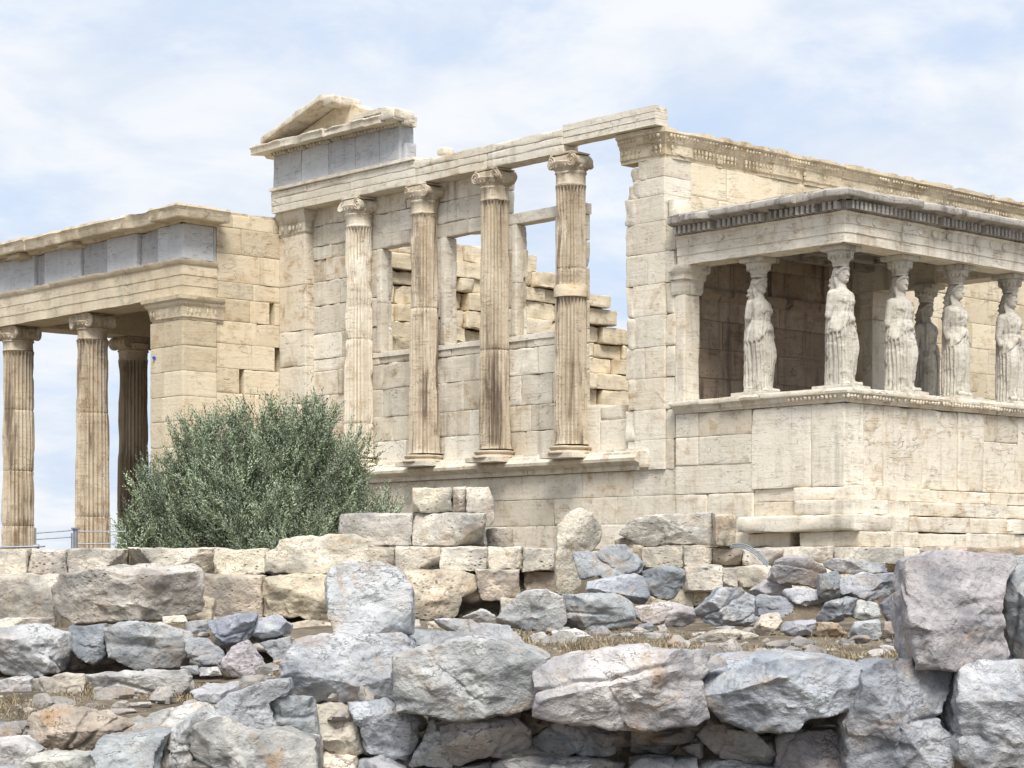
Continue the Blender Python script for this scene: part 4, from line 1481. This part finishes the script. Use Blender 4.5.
def stone(name, kind, depth, pts, label, cat, group=None, T=None, block=False, seed=None, grow=1.0, flat=False):
    ROCK_N[0] += 1
    seed = 1000 + ROCK_N[0] * 13 if seed is None else seed
    r_ = np.random.default_rng(seed)
    px = np.array([float(k) for k in pts.replace(',', ' ').split()]).reshape(-1, 2)
    sc = depth / FPX
    x, y = px[:, 0], px[:, 1]
    ar = np.sum(x * np.roll(y, -1) - np.roll(x, -1) * y) / 2
    cx = np.sum((x + np.roll(x, -1)) * (x * np.roll(y, -1) - np.roll(x, -1) * y)) / (6 * ar)
    cy = np.sum((y + np.roll(y, -1)) * (x * np.roll(y, -1) - np.roll(x, -1) * y)) / (6 * ar)
    pl = np.stack([(x - cx) * sc, (cy - y) * sc], 1) * grow
    w, h = np.ptp(pl[:, 0]), np.ptp(pl[:, 1])
    size = math.sqrt(w * h)
    if T is None:
        T = min(.42 * size + .06, .42) if not block else min(.5 * h + .12, .36)
    n = int(np.clip(size * FPX / depth / 1.9, 14, 84))
    D, Q = cubesphere(n)
    E = D * np.array((w / 2, h / 2, T))
    phi = np.arctan2(E[:, 1], E[:, 0])
    L = np.hypot(E[:, 0], E[:, 1])
    t1 = poly_radius(pl, phi) / np.maximum(L, 1e-6)
    nf, nb = (9 if not flat else 5, 4) if not block else (3, 2)
    t2 = np.full(len(E), 1e3)
    planes = [((0, 0, 1.0), T * r_.uniform(.9, 1.0)), ((0, 0, -1.0), T)]
    for s, m in ((1, nf), (-1, nb)):
        for k in range(m):
            az = r_.uniform(0, 2 * math.pi)
            tilt = math.radians(r_.uniform(14, 64 if not flat else 36) if not block else r_.uniform(3, 12))
            Rk = poly_radius(pl, np.array([az]))[0]
            nrm = (math.sin(tilt) * math.cos(az), math.sin(tilt) * math.sin(az), s * math.cos(tilt))
            dist = math.sin(tilt) * Rk * r_.uniform(.97, 1.03) + math.cos(tilt) * T * (r_.uniform(.12, .72) if not block else r_.uniform(.75, .95))
            planes.append((nrm, dist))
    if block:                                                            # a few broken corners
        for k in range(int(r_.integers(1, 4))):
            az = r_.choice([.6, 2.5, -.6, -2.5]) + r_.uniform(-.5, .5)
            tilt = math.radians(r_.uniform(40, 62))
            Rk = poly_radius(pl, np.array([az]))[0]
            planes.append(((math.sin(tilt) * math.cos(az), math.sin(tilt) * math.sin(az), math.cos(tilt)), math.sin(tilt) * Rk * r_.uniform(.82, .98) + math.cos(tilt) * T * r_.uniform(.55, .9)))
    # a top that leans back, as worn stones do
    tl = math.radians(r_.uniform(55, 72) if not block else 82)
    planes.append(((0, math.sin(tl), math.cos(tl)), math.sin(tl) * pl[:, 1].max() * 1.0 + math.cos(tl) * T * .30))
    for nrm, dist in planes:
        dn = E @ np.array(nrm)
        t2 = np.where(dn > 1e-6, np.minimum(t2, dist / np.maximum(dn, 1e-6)), t2)
    p = 34.0 if block else 40.0
    m_ = np.minimum(t1, t2)
    t = m_ * ((t1 / m_) ** -p + (t2 / m_) ** -p) ** (-1 / p)
    V = E * t[:, None]
    f = 1.0 / max(size, .05)
    amp = size * (.030 if not block else .014)
    dr = V / (np.linalg.norm(V, axis=1, keepdims=True) + 1e-9)
    k1 = fbm(V * f * 2.2 + seed, seed, 4)
    k2 = np.abs(fbm(V * f * 4.0 + seed, seed + 5, 4))
    k3 = sstep(.60, .74, noise3(V * f * np.array((2.4, 4.5, 2.4)) + seed, seed + 7))   # broken-off ledges
    # cleavage cracks and small steps across the face
    crack = np.zeros(len(V))
    for k in range(0 if size < .22 or (flat and depth > 20) else (1 if block or flat else 3)):
        az, el = r_.uniform(0, 2 * math.pi), r_.uniform(-.5, 1.5)
        nc = np.array((math.cos(az) * math.cos(el), math.sin(el), math.sin(az) * math.cos(el)))
        ds = V @ nc - r_.uniform(-.22, .22) * size + .10 * size * fbm(V * f * 1.8 + seed + k, seed + 60 + k, 3)
        mk = sstep(.38, .58, noise3(V * f * 1.5 + 3.1 * k, seed + 70 + k))
        crack = crack + mk * (.032 * np.exp(-(ds / .011) ** 2) + .020 * sstep(.0, .012, ds) * (r_.random() < .5)) * min(1, size / .6)
    # keep the outline itself nearly true
    dz = amp * (1.3 * k1 - 2.2 * k2 + .3) - size * (.030 if not block else .022) * k3
    V = V + dr * (dz - crack)[:, None]
    rg = 1 - 2 * np.abs(fbm(V * 6.5 + seed, seed + 30, 4))
    rg2 = fbm(V * 30 + seed, seed + 40, 3)
    V = V + dr * ((.009 * rg + .007 * rg2) * min(1, size / .5))[:, None]
    V = V + .010 * np.stack([fbm(V * 14 + 3 * i, seed + 20 + i, 3) for i in range(3)], 1)
    c0 = at(cx, cy, depth)
    Wv = np.outer(V[:, 0], RT) + np.outer(V[:, 1], UP) - np.outer(V[:, 2], FW)
    mb = MB()
    mb.add(Wv + c0, Q, tint=(.5, .5, .5))
    o = mb.build(name, M_PORO if kind in 'bcok' else M_ROCK, None, 32 if not block else 34, origin=c0 + np.array((0, 0, -h / 2)))
    b = COLS[kind]
    j = r_.uniform(.88, 1.12)
    o.color = (b[0] * j, b[1] * j * r_.uniform(.98, 1.02), b[2] * j * r_.uniform(.96, 1.04), b[3] * r_.uniform(.6, 1.3))
    tag(o, label, cat, group)
    return o


def box_pts(x0, y0, x1, y1, k):
    r_ = random.Random(k)
    j = lambda a: a + r_.uniform(-1.5, 1.5)
    xm = x0 + (x1 - x0) * r_.uniform(.35, .65)
    v = [(x0, j(y0)), (xm, j(y0)), (x1, j(y0)), (j(x1), (y0 + y1) / 2), (x1, j(y1)), (x0 + (x1 - x0) * r_.uniform(.3, .7), j(y1)), (x0, j(y1)), (j(x0), (y0 + y1) / 2)]
    return ' '.join('%.1f,%.1f' % q for q in v)


GT, GM, GF, GL, GP = 'cut blocks of the terrace wall', 'boulders behind the dry grass', 'boulders of the near dry stone wall', 'stones of the low wall under the terrace', 'small loose stones'
BLK, BLD, STN = ('stone_block', 'block'), ('boulder', 'boulder'), ('small_stone', 'stone')


def B(kind, depth, rect, label, T=None):
    x0, y0, x1, y1 = rect
    return stone('stone_block', kind, depth, box_pts(x0, y0, x1, y1, int(x0 * 7 + y0)), label, 'block', GT, T, True)


def P(kind, depth, pts, label, group, T=None, nm=BLD, flat=False, seed=None):
    return stone(nm[0], kind, depth, pts, label, nm[1], group, T, False, grow=1.045 if group in (GF, GL) else 1.03, flat=flat or depth > 20, seed=seed)


# terrace wall, upper course
B('c', 22.6, (-12, 549, 32.6, 575), 'pale block at the frame edge below the steel pipe, upper terrace course')
B('c', 22.6, (33.2, 549.3, 71, 574.5), 'short block with a notched lower edge under the railing, upper terrace course')
B('c', 22.6, (71.8, 549, 126.6, 574.5), 'block with a diagonal crack directly below the second column')
B('c', 22.6, (127.4, 548, 218, 574.5), 'longest smooth block of the upper course, below the olive')
B('c', 22.6, (217, 548, 268, 574.5), 'rough block below the olive just before the bulging one')
P('c', 22.5, '266,553 280,548 283,541 300,537 330,535 352,536 366,541 368,560 364,572 320,573 282,573 267,571', 'bulging rounded block with an overhanging top beside the olive', GT, .34, BLK)
B('b', 22.6, (364, 548, 395, 566.5), 'small squat block beside the bulging rounded one')
B('c', 22.55, (391.5, 566, 397, 574), 'thin sliver of stone wedged beneath the small squat block')
B('c', 22.6, (395.6, 546.5, 440, 572), 'rough block under the pitted grey white slab')
B('c', 22.6, (440.6, 547, 487.5, 572), 'weathered block under the right end of the pitted slab')
B('c', 22.6, (488, 547, 521.5, 571), 'squarish pale block near the brown pocket in the temple base')
B('c', 22.6, (522, 548, 556, 571), 'smooth block with a dark edge touching the standing stone')
# blocks stacked on it
B('k', 23.0, (341, 513, 413, 546.5), 'grey white pitted block with ridged face, beside the olive')
B('k', 23.0, (413.4, 512.5, 487, 546.5), 'pitted block with a lower ledge, under the slotted block')
o = B('c', 23.1, (413, 488, 452.5, 512.8), 'topmost block of the stack, plain face beside the slot')
B('c', 23.3, (452.8, 488, 466.5, 512.6), 'recessed stone inside the slot of the topmost block')
P('c', 23.1, '466.6,488 488,488 493,498 494,520 488,527 484,513 466.8,512.6', 'block with a broken rounded end on top of the stack', GT, .3, BLK)
P('o', 23.4, '487,529 512,529 513,548 486,548', 'ochre brown stone set deep between the stack and the smooth block', GT, .22, BLK)
# lower course
B('c', 22.3, (-14, 575, 60, 630), 'plain long block at the frame edge, lower terrace course')
B('b', 22.3, (196, 574.5, 265, 630), 'yellowish block with a hollowed face, lower terrace course')
P('b', 22.2, '264,588 268,578 300,574 334,575 337,600 336,624 318,624 300,616 266,616', 'mauve tinged layered block to the left of the cube shaped boulder', GT, .3, BLK)
B('c', 22.45, (264, 571.5, 335, 578.5), 'thin slab lying over the mauve tinged layered block')
P('b', 22.2, '404,572 440,570 462,572 478,578 476,592 462,598 455,616 428,618 404,618', 'cream rough block to the right of the cube shaped boulder', GT, .3, BLK)
P('b', 22.2, '476,570 518,570.5 519,598 500,600 484,599 478,592', 'bulging cream block above the dark square hollow', GT, .3, BLK)
B('o', 22.75, (524, 570.5, 557, 594), 'brownish recessed block left of the standing stone')
B('b', 22.75, (452, 600, 504, 622), 'brown block sunk in the shadow of the dark square hollow')
B('c', 22.3, (500, 597, 525, 616), 'stub of pale stone under the bulging cream block')
P('k', 21.0, '55,589 62,575 110,568 190,564.5 199,571 203,588 200,611 165,619 76,624 63,615 57,603', 'huge grey white limestone block overhanging the low wall, streaked black at one end', GT, .42, BLK)
P('b', 21.6, '200,596 215,600 212,622 186,620', 'triangular yellowish stone under the end of the huge limestone block', GT, .25, BLK)
# standing stone and what lies right of it
P('c', 21.4, '557,592 556,560 558,527 569,514 580,509.5 592,514 601,530 598,543 589,553 584,572 580,586 574,593', 'upright slab of pale stone standing on end with a jagged top', 'fallen pieces beside the temple', .24, BLK)
P('k', 22.6, '621,534 629,521 645,516.5 680,515 712,513 712,545 700,544 675,545 642,546', 'long cut block with a broken pointed left end and a straight grey face', GT, .34, BLK)
B('b', 22.55, (711.6, 513.5, 734.5, 545.5), 'squared end piece with a round boss on its face')
P('b', 22.7, '615,540 630,538 644,548 642,566 630,570 616,560', 'rubble lump wedged left of the cut block with the broken end', GT, .25, BLK)
B('c', 22.6, (642, 546.5, 682, 568), 'cream block lying under the long broken cut block')
B('c', 22.6, (681.5, 546.5, 711, 566), 'lumpy block under the squared end piece')
B('o', 22.6, (711, 547, 741, 566.5), 'ochre block under the start of the grey hoses')
B('c', 22.6, (741, 548.5, 782, 566), 'short block right of the ochre one, passed by the hoses')
B('c', 22.6, (782, 547.5, 834, 562), 'flat pale block above the pinkish domed boulder')
B('k', 22.6, (834.6, 547, 902, 563), 'flat block marked by a black stain')
B('b', 22.6, (902, 546.5, 1040, 562), 'long flat block behind the big mauve boulder')
B('c', 22.3, (684, 566, 721, 590), 'squarish cream block, lower course behind the grey boulders')
B('c', 22.3, (720, 566.5, 736, 588), 'narrow block in the lower course behind the grey boulders')
B('c', 22.3, (736, 566, 770, 588), 'block in the lower course below the hoses')
B('b', 22.4, (690, 587, 760, 606), 'low cream footing stone behind the wide grey boulder')
B('b', 22.4, (640, 590, 692, 608), 'low footing stone behind the purple tinged long boulder')
B('b', 22.5, (764, 562, 905, 592), 'long footing block hidden behind the domed boulders')

B('b', 22.5, (905, 561, 1085, 592), 'footing block under the long flat block, mostly behind the big mauve boulder')

# grey boulders between the terrace and the grass
P('g', 18.6, '572,554 577,552 596,551 608,544.5 627,544 642,563 640,572 619,576 581,578.5 577,568', 'blue grey boulder with a curved top, leaning on the upright slab', GM)
P('g', 18.3, '571,590 586,582 636,573 645,577 650,594 645,604 628,604 616,597 575,595', 'long rounded blue boulder under the one with the curved top', GM)
P('d', 18.6, '642,572 663,567 683,567 687,580 680,588 674,597 663,599 648,593 642,582', 'dark blue boulder right of the stacked pair beside the upright slab', GM)
P('l', 17.0, '496,620 507,606 525,590 541,587.5 563,597 565,618 560,630 531,632 499,624', 'hunched pale grey boulder with a ridge, below the brown recessed block', GM)
P('g', 17.2, '561,594 581,594 613,593 630,602 636,612 628,626 607,629 565,628 565,609', 'broad grey blue slab of rock below the stacked pair', GM)
P('w', 17.4, '463,617 481,609 496,612 497,621 466,622', 'small whitish rock in front of the dark square hollow', GM, nm=STN)
P('l', 14.2, '424,640 428,624 434,619 463,619 518,626 532,637 530,645 482,644 441,636', 'long low rock lying flat at the edge of the dry grass', GM)
P('l', 14.6, '531,636 542,632 551,641 549,648 533,647', 'fist sized grey stone at the end of the long low rock', GP, nm=STN)
P('w', 15.6, '552,632 575,629 592,636 589,644 553,641', 'flat whitish stone lying in front of the broad grey slab', GP, nm=STN)
P('g', 16.4, '586,632 603,626 612,634 608,639 591,639', 'small blue stone by the right foot of the broad grey slab', GP, nm=STN)
P('p', 17.4, '635,606 669,602 692,607.5 695,621 683,627 645,624 636,618', 'purple tinged long boulder with dry weeds in front', GM)
P('l', 16.6, '638,625 652,623 654,633 639,634', 'small grey stone below the purple tinged boulder', GP, nm=STN)
P('w', 16.2, '657,626 664,624.5 668,631 659,632', 'white pebble nearest the purple tinged boulder', GP, nm=STN)
P('w', 15.4, '692,633 704,631.5 706,635 694,637', 'flat white pebble out on the open grass', GP, nm=STN)
P('w', 15.6, '655,634 668,633.5 675,636.5 660,638', 'thin pale chip among the dry weeds', GP, nm=STN)
P('g', 17.6, '691,614 706,601 719,588.5 738,587.5 758,600 759,618 745,626 696,624', 'wide slate grey boulder with a peaked top in the middle of the row', GM)
P('g', 17.3, '755,597 761,594 790,597 793,611 781,617 758,616', 'rounded grey boulder touching the wide peaked one', GM)
P('p', 18.2, '750,590 768,581 795,581.5 797,586 786,594 758,599', 'flat pinkish stone over the rounded grey boulder', GM)
P('p', 18.0, '766,580 776,561 792,556 810,559 824,570 823,582 818,590 808,585 774,584', 'pinkish domed boulder just under the flat pale block', GM)
P('l', 18.6, '817,564 836,558.5 903,564.5 902,572 836,574 820,573', 'flat pale boulder stretching behind the top of the row', GM)
P('d', 17.2, '818,574 837,571 841,580 839,597 826,601 818,596', 'dark grey upright stone between the domed and the bright slabs', GM)
P('g', 16.9, '839,580 862,571 902,572 903,585 886,597 868,601 847,592 840,596', 'bright blue grey slab on top of the small pile by the mauve boulder', GM)
P('l', 17.3, '781,592 797,586 815,590 826,602 805,607 794,604', 'sloping pale stone under the dark upright one', GM)
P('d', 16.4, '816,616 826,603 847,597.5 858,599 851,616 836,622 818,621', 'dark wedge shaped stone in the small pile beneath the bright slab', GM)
P('l', 16.5, '849,616 853,600 878,603.5 880,616 862,621', 'grey stone right of the dark wedge in the small pile', GM)
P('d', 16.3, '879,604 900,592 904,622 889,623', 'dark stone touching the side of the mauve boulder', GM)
P('c', 15.6, '754,629 761,615 779,612 782,622 771,633 763,639', 'cream knobbly stone standing at the grass edge', GM, nm=STN)
P('l', 15.4, '778,631 786,622 816,620 810,636 792,636.5', 'sloping flat grey stone on the grass beside the cream knobbly one', GM, nm=STN)
P('o', 15.5, '814,634 818,622 836,623 847,634 844,639 820,640', 'brownish stone at the foot of the dark wedge', GM, nm=STN)
P('l', 15.3, '849,638 854,622 879,620.5 880,636 874,641', 'squared grey stone at the foot of the small pile', GM, nm=STN)
P('o', 15.4, '880,636 884,622 903,623 904,639', 'brown shaded stone at the foot of the mauve boulder', GM, nm=STN)
P('w', 13.2, '878,646 886,645.5 896,647 896,651 880,650', 'thin bluish white chip on the dry grass near the mauve boulder', GP, nm=STN)
P('l', 16.0, '713,628 726,626 735,626.5 733,631 716,631', 'thin grey chip in front of the wide peaked boulder', GP, nm=STN)
P('c', 15.0, '690,640 715,631 732,629.5 755,635 766,656 752,662 732,658 692,652', 'whitish lichen covered hump behind the near wall', GM, .4)

# low wall under the terrace, left
P('l', 14.3, '-14,632 42,625 69,631 73,646 61,672 32,677 10,672 -14,664', 'large pale green grey boulder with a beaten face at the frame edge', GL)
P('d', 14.4, '69,627 107,623 108,655 94,664 72,649', 'dark blue tapering stone between two large boulders of the low wall', GL)
P('g', 14.3, '108,630 122,623.5 162,623 188,632 192,643 181,666 139,669 113,656', 'large mottled boulder below the huge limestone block', GL)
P('l', 14.8, '187,622 207,620 212,633 194,637 187,630', 'small flat stone beside the mottled boulder', GL, nm=STN)
P('d', 14.5, '209,621 235,615.5 257,614 252,635 240,646 222,642 212,629', 'dark blue wedge with a flat top, pointing down', GL)
P('g', 14.5, '251,634 258,620 276,615 290,625 288,634 264,638', 'blue stone with a rounded top right of the dark wedge', GL)
P('g', 14.3, '187,640 206,637 222,650 224,662 207,665 188,657', 'egg shaped grey stone beneath the dark wedge', GL)
P('p', 14.2, '223,666 228,652 248,640 261,658 274,679 233,677', 'pinkish pointed stone leaning under the dark wedge', GL)
P('l', 14.4, '260,644 291,636 290,657 275,660', 'small shaded stone under the blue rounded one', GL, nm=STN)
P('o', 14.3, '273,661 287,659 286,674 275,675', 'tiny brown stone beside the pointed pinkish one', GL, nm=STN)
P('p', 13.4, '-3,680 13,676 33,678 33,700 16,706 -2,700', 'pink stone half sunk in the dry grass at the frame edge', GL, nm=STN)
P('c', 13.4, '34,680 65,673.5 84,675 85,688 79,701 37,703', 'cream grey stone right of the half sunk pink one', GL, nm=STN)
P('p', 13.2, '87,674 129,669 187,670 188,685 172,699 142,704 96,693', 'flat pale block with a pink patch and a hollow at its right end', GL)
P('l', 13.9, '181,667 197,665 198,674 181,674', 'small grey stone above the hollow of the flat pale block', GL, nm=STN)
P('w', 13.9, '198,668 217,667 221,676 200,676', 'small whitish stone below the egg shaped one', GL, nm=STN)
P('c', 21.0, '-12,618 61,618 66,625 -12,631', 'thin beige slab under the plain long terrace block', GL, nm=BLK)
P('c', 19.0, '163,617 186,615 187,623 165,624', 'little cream stone wedged under the huge limestone block', GL, nm=STN)
P('b', 19.5, '288,640 290,624 309,619.5 335,625 340,634 316,643 300,658 290,650', 'rough pitted ochre rock behind the pedestal boulder', GL)
P('w', 19.0, '408,621 419,620 422,632 409,632', 'small whitish stone right of the cube shaped boulder', GL, nm=STN)
P('c', 18.5, '426,622 463,619 466,631 428,633', 'flat cream rock under the cream rough block', GL, nm=STN)

# near dry stone wall
P('l', 11.3, '286,664 302,642 337,634 352,638 398,634 413,650 416,664 404,680 400,698 362,700 319,700 296,695 285,690', 'broad layered boulder carrying the cube shaped one', GF, .5, flat=True)
P('l', 11.4, '329,583 333,568.5 346,564 382,564.6 395,570 409.6,587 410,633 393,639 356,642 342,637 333,618', 'cube shaped grey boulder balanced on a layered one', GF, .36, flat=True)
P('l', 12.0, '403,642 408,632 417,630 470,633 482,641 440,650 414,652', 'flat grey rock behind the big rough slab', GF, .4)
P('l', 10.85, '398,674 399,656 420,649 449,641 490,640 531,650 549,657 541,674 537,704 520,710 496,713 468,718 440,715 400,709', 'big rough grey slab with a pale flat top, beside the layered boulder', GF, .5, flat=True)
P('w', 10.85, '537,672 553,661 605,652 646,647 703,648 752,652 760,658 712,664 698,680 700,697 704,716 690,723 656,730 640,731 620,726 591,723 564,720 539,712', 'largest whitish slab with rusty patches in the middle of the near wall', GF, .55)
P('g', 10.9, '696,678 706,665 730,658 782,655 831,658 860,666 857,696 851,709 804,716 782,728 749,728 722,719 702,697', 'blue grey slab with dark overhang, right of the largest whitish one', GF, .5, seed=4242)
P('p', 10.9, '900,582 903,560 936,554 1012,555 1013,565 999,590 997,622 1005,650 999,660 955,664 910,664 903,640 899,605', 'big squarish mauve boulder towering over the wall end', GF, .5, flat=True, seed=5151)
P('g', 11.1, '997,586 1012,570 1034,562 1050,575 1050,655 1016,656 1003,622', 'bluish boulder squeezed beside the mauve one at the frame edge', GF, .45)
P('l', 11.6, '1008,557 1050,553 1050,572 1012,571', 'flat topped rock behind the bluish squeezed boulder', GF, .4)
P('l', 10.8, '948,676 953,664 980,662 1050,660 1050,765 974,765 955,752 947,700', 'square grey block of rock at the bottom corner under the mauve boulder', GF, .5, flat=True)
P('g', 10.85, '858,670 872,660 908,656 950,666 945,690 933,722 948,732 954,758 940,772 846,772 843,722 852,704 857,690', 'tall bulky blue grey boulder with a cracked face under the mauve one', GF, .5)
P('p', 11.1, '442,726 471,712 509,711 528,730 529,754 504,757 479,756 457,765 452,761', 'mauve grey stone under the big rough slab', GF, .35)
P('o', 11.25, '510,712 538,709 556,719 531,734 522,726', 'brownish stone between the rough slab and the whitish slab', GF, .3, STN)
P('g', 11.2, '531,738 553,719 580,720 614,728 612,752 590,756 558,756 533,753', 'grey stone with blue face beneath the largest whitish slab', GF, .35)
P('l', 11.1, '408,765 432,717 443,738 452,766', 'small triangular stone pointing up', GF, .28, STN)
P('g', 11.15, '350,703 386,698 402,708 421,718 417,740 408,760 392,757 369,750 360,732', 'angular grey stone under the layered boulder', GF, .35)
P('c', 11.2, '316,706 342,702 352,708 358,726 366,748 352,755 330,752 318,736', 'beige grey slanting stone under the layered boulder', GF, .35)
P('g', 11.0, '270,700 289,692 313,696 319,734 281,737 275,718', 'small blue cube of rock left of the beige slanting stone', GF, .35)
P('g', 10.9, '218,706 233,694 264,683 287,680 290,691 272,701 277,729 246,733 226,722', 'pointed blue grey boulder at the left end of the near wall', GF, .4)
P('l', 11.8, '189,691 206,684 228,682 262,681 240,692 222,702 200,700', 'thin flat rock behind the pointed blue grey boulder', GF, .35)
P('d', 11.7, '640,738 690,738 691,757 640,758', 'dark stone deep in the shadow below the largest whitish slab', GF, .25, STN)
P('p', 11.15, '695,735 709,727 750,730 762,742 778,765 750,763 720,755', 'mauve tapered stone under the overhang of the blue grey slab', GF, .35)
P('p', 11.1, '777,740 785,728 842,731 846,772 776,772', 'whitish pink broken rock left of the tall bulky boulder', GF, .4)
P('g', 11.2, '612,730 640,733 690,728 692,739 640,741 614,742', 'shadowed flat stone right under the largest whitish slab', GF, .25, STN)
P('l', 11.1, '630,762 640,757 694,758 698,790 628,790', 'grey stone at the bottom edge below the dark shadowed one', GF, .35)
P('l', 11.15, '700,764 730,759 780,768 782,792 700,792', 'grey stone at the bottom edge below the mauve tapered one', GF, .35)
P('l', 11.1, '494,764 520,756 565,755 600,758 626,764 626,792 494,792', 'wide grey stone at the bottom edge below the blue faced one', GF, .35)
P('l', 11.15, '404,770 450,768 492,762 492,792 404,792', 'grey stone at the bottom edge beneath the small triangular one', GF, .35)
P('c', 11.15, '316,742 330,752 356,756 358,792 312,792', 'beige stone at the bottom edge below the slanting one', GF, .35)
P('l', 11.1, '360,760 385,756 406,766 404,792 360,792', 'small pale stone at the bottom edge under the angular grey one', GF, .32, STN)
P('g', 10.6, '90,750 103,735 168,732.5 160,752 155,790 90,790', 'smooth blue block with a flat top at the bottom of the photo', GF, .4)
P('l', 10.7, '157,752 181,720 207,706 228,720 208,728 198,743 195,768 158,768', 'leaning blue slab right of the smooth blue block', GF, .4)
P('w', 10.7, '194,766 200,727 226,717 242,727 279,732 313,740 313,795 194,795', 'large whitish pitted rock under the pointed blue grey boulder', GF, .45)
P('o', 11.2, '27,730 35.5,712 65,706 97,710.5 138,721 120,731 94,750 48,752 29,742', 'rusty orange and white rock sloping on the dry grass', GF, .4)
P('w', 11.5, '136,722 161,710 200,702 222,706 183,722 174,733 129,733', 'pale flat rock behind the leaning blue slab', GF, .4)
P('l', 11.6, '-8,724 19,723 26,732 22,740 -8,740', 'small grey stone at the frame edge beside the rusty rock', GF, .3, STN)
P('w', 10.8, '-8,740 26,737 45,749 33,761 10,772 -8,770', 'whitish knobbly rock at the frame edge below the rusty one', GF, .35)
P('w', 10.6, '20,768 34,757 50,750 92,753 94,792 20,792', 'white pitted rock at the bottom of the photo, left of the smooth blue block', GF, .4)
P('l', 10.4, '-8,766 22,768 22,795 -8,795', 'grey stone in the bottom corner of the photo at the left frame edge', GF, .3, STN)

P('l', 10.9, '1050,664 1090,655 1150,660 1165,700 1150,765 1060,768 1048,720', 'grey boulder ending the lower wall beyond the square grey block', GF, .45)
P('g', 11.0, '1052,575 1085,562 1140,570 1150,640 1120,664 1056,660', 'grey boulder beyond the bluish squeezed one', GF, .4)
P('l', 10.8, '-92,700 -60,690 -12,698 -10,770 -80,775', 'grey boulder beyond the whitish knobbly rock', GF, .4)
P('g', 14.4, '-80,640 -45,626 -14,632 -14,668 -70,672', 'grey boulder continuing the low wall past the beaten face boulder', GL)

# ------------------------------------------------------------------ dry grass and grit
mb = MB()
NB = 34000
V, Q, TT = [], [], []
dd = np.concatenate([rng.uniform(11.5, 16.5, NB), rng.uniform(10.9, 14.1, NB // 2)])
pxs = np.concatenate([rng.uniform(430, 930, NB), rng.uniform(-20, 290, NB // 2)])
lat = (pxs - 512) / FPX * dd
pos = np.stack([dd, lat, 0 * dd], 1)
dens = noise3(pos * 1.9, 77) * .6 + noise3(pos * 6, 78) * .4
keep = dens > .47
dd, lat, dens = dd[keep], lat[keep], dens[keep]
n = len(dd)
base = EYE + dd[:, None] * FW + lat[:, None] * RT + (ground_z(dd, lat) - .02)[:, None] * UP
az = rng.uniform(0, 2 * math.pi, n)
ln = rng.uniform(.03, .11, n) * (.35 + 1.7 * (dens - .42))
tilt = rng.uniform(.6, 1.55, n)
dr = np.stack([np.cos(az) * np.sin(tilt), np.sin(az) * np.sin(tilt), np.cos(tilt)], 1)
sd = np.stack([-np.sin(az), np.cos(az), 0 * az], 1)
ln = ln[:, None] * 1.25
wd = .0032
v = np.stack([base - sd * wd, base + sd * wd, base + dr * ln * .55 + UP * .012 + sd * wd * .7, base + dr * ln * .55 + UP * .012 - sd * wd * .7, base + dr * ln * .95 + sd * wd * .2, base + dr * ln * .95 - sd * wd * .2], 1)
V = v.reshape(-1, 3)
i0 = np.arange(n) * 6
Q = np.concatenate([np.stack([i0, i0 + 1, i0 + 2, i0 + 3], 1), np.stack([i0 + 3, i0 + 2, i0 + 4, i0 + 5], 1)])
tt = np.repeat(np.stack([rng.random(n), rng.random(n) ** 3, 0 * az], 1), 6, 0)
mb.add(V, Q, tint=tt)
tag(mb.build('dry_grass', M_STRAW, None, 0, smooth=False, origin=at(620, 650, 13)), 'short straw coloured dry grass between the near boulders and the terrace', 'grass', kind='stuff')
mb = MB()
for k in range(700):
    if k % 3:
        d, p = rng.uniform(11.7, 16.2), rng.uniform(430, 930)
    else:
        d, p = rng.uniform(10.9, 14), rng.uniform(-10, 290)
    la = (p - 512) / FPX * d
    c = EYE + d * FW + la * RT + float(ground_z(d, la)) * UP
    r = .004 + .016 * rng.random() ** 3
    ball(mb, c + r * .3 * UP, (r * rng.uniform(.8, 1.5), r * rng.uniform(.8, 1.5), r * .7), 5, 7, (.5, .5, .5))
gr = mb.build('gravel', M_ROCK, None, 0, origin=at(620, 652, 13))
gr.color = (.40, .385, .36, .3)
tag(gr, 'pale grit scattered over the dry earth', 'gravel', kind='stuff')
mb = MB()                                                                                             # chips wedged in the seams of both walls
for k in range(340):
    if k < 190:
        p_, d = rng.uniform(215, 1030), rng.uniform(11.12, 11.32)
        zc = rng.uniform(-1.06, -.60)
    elif k < 260:
        p_, d = rng.uniform(-5, 290), rng.uniform(14.5, 14.7)
        zc = rng.uniform(-.78, -.44)
    else:                                                                # fallen chips on the earth
        p_, d = (rng.uniform(0, 280), rng.uniform(11.2, 13.6)) if k % 2 else (rng.uniform(430, 900), rng.uniform(12.2, 16.4))
        zc = float(ground_z(d, (p_ - 512) / FPX * d)) + .01
    c = EYE + d * FW + (p_ - 512) / FPX * d * RT + zc * UP
    D, Q = cubesphere(7)
    s3 = rng.uniform(.03, .10) * np.array((rng.uniform(.8, 1.8), rng.uniform(.8, 1.4), rng.uniform(.5, 1)))
    t = np.full(len(D), 1.2)
    for q in range(9):
        nn = rng.normal(size=3)
        nn /= np.linalg.norm(nn)
        dn = D @ nn
        t = np.where(dn > .05, np.minimum(t, rng.uniform(.55, .95) / np.maximum(dn, .05)), t)
    mb.add(c + D * t[:, None] * s3, Q, tint=(.5, .5, .5))
rb = mb.build('rubble', M_ROCK, None, 25, origin=at(620, 740, 11.2))
rb.color = (.34, .32, .30, .6)
tag(rb, 'broken stone chips packed into wall seams and fallen on the earth', 'rubble', kind='stuff')
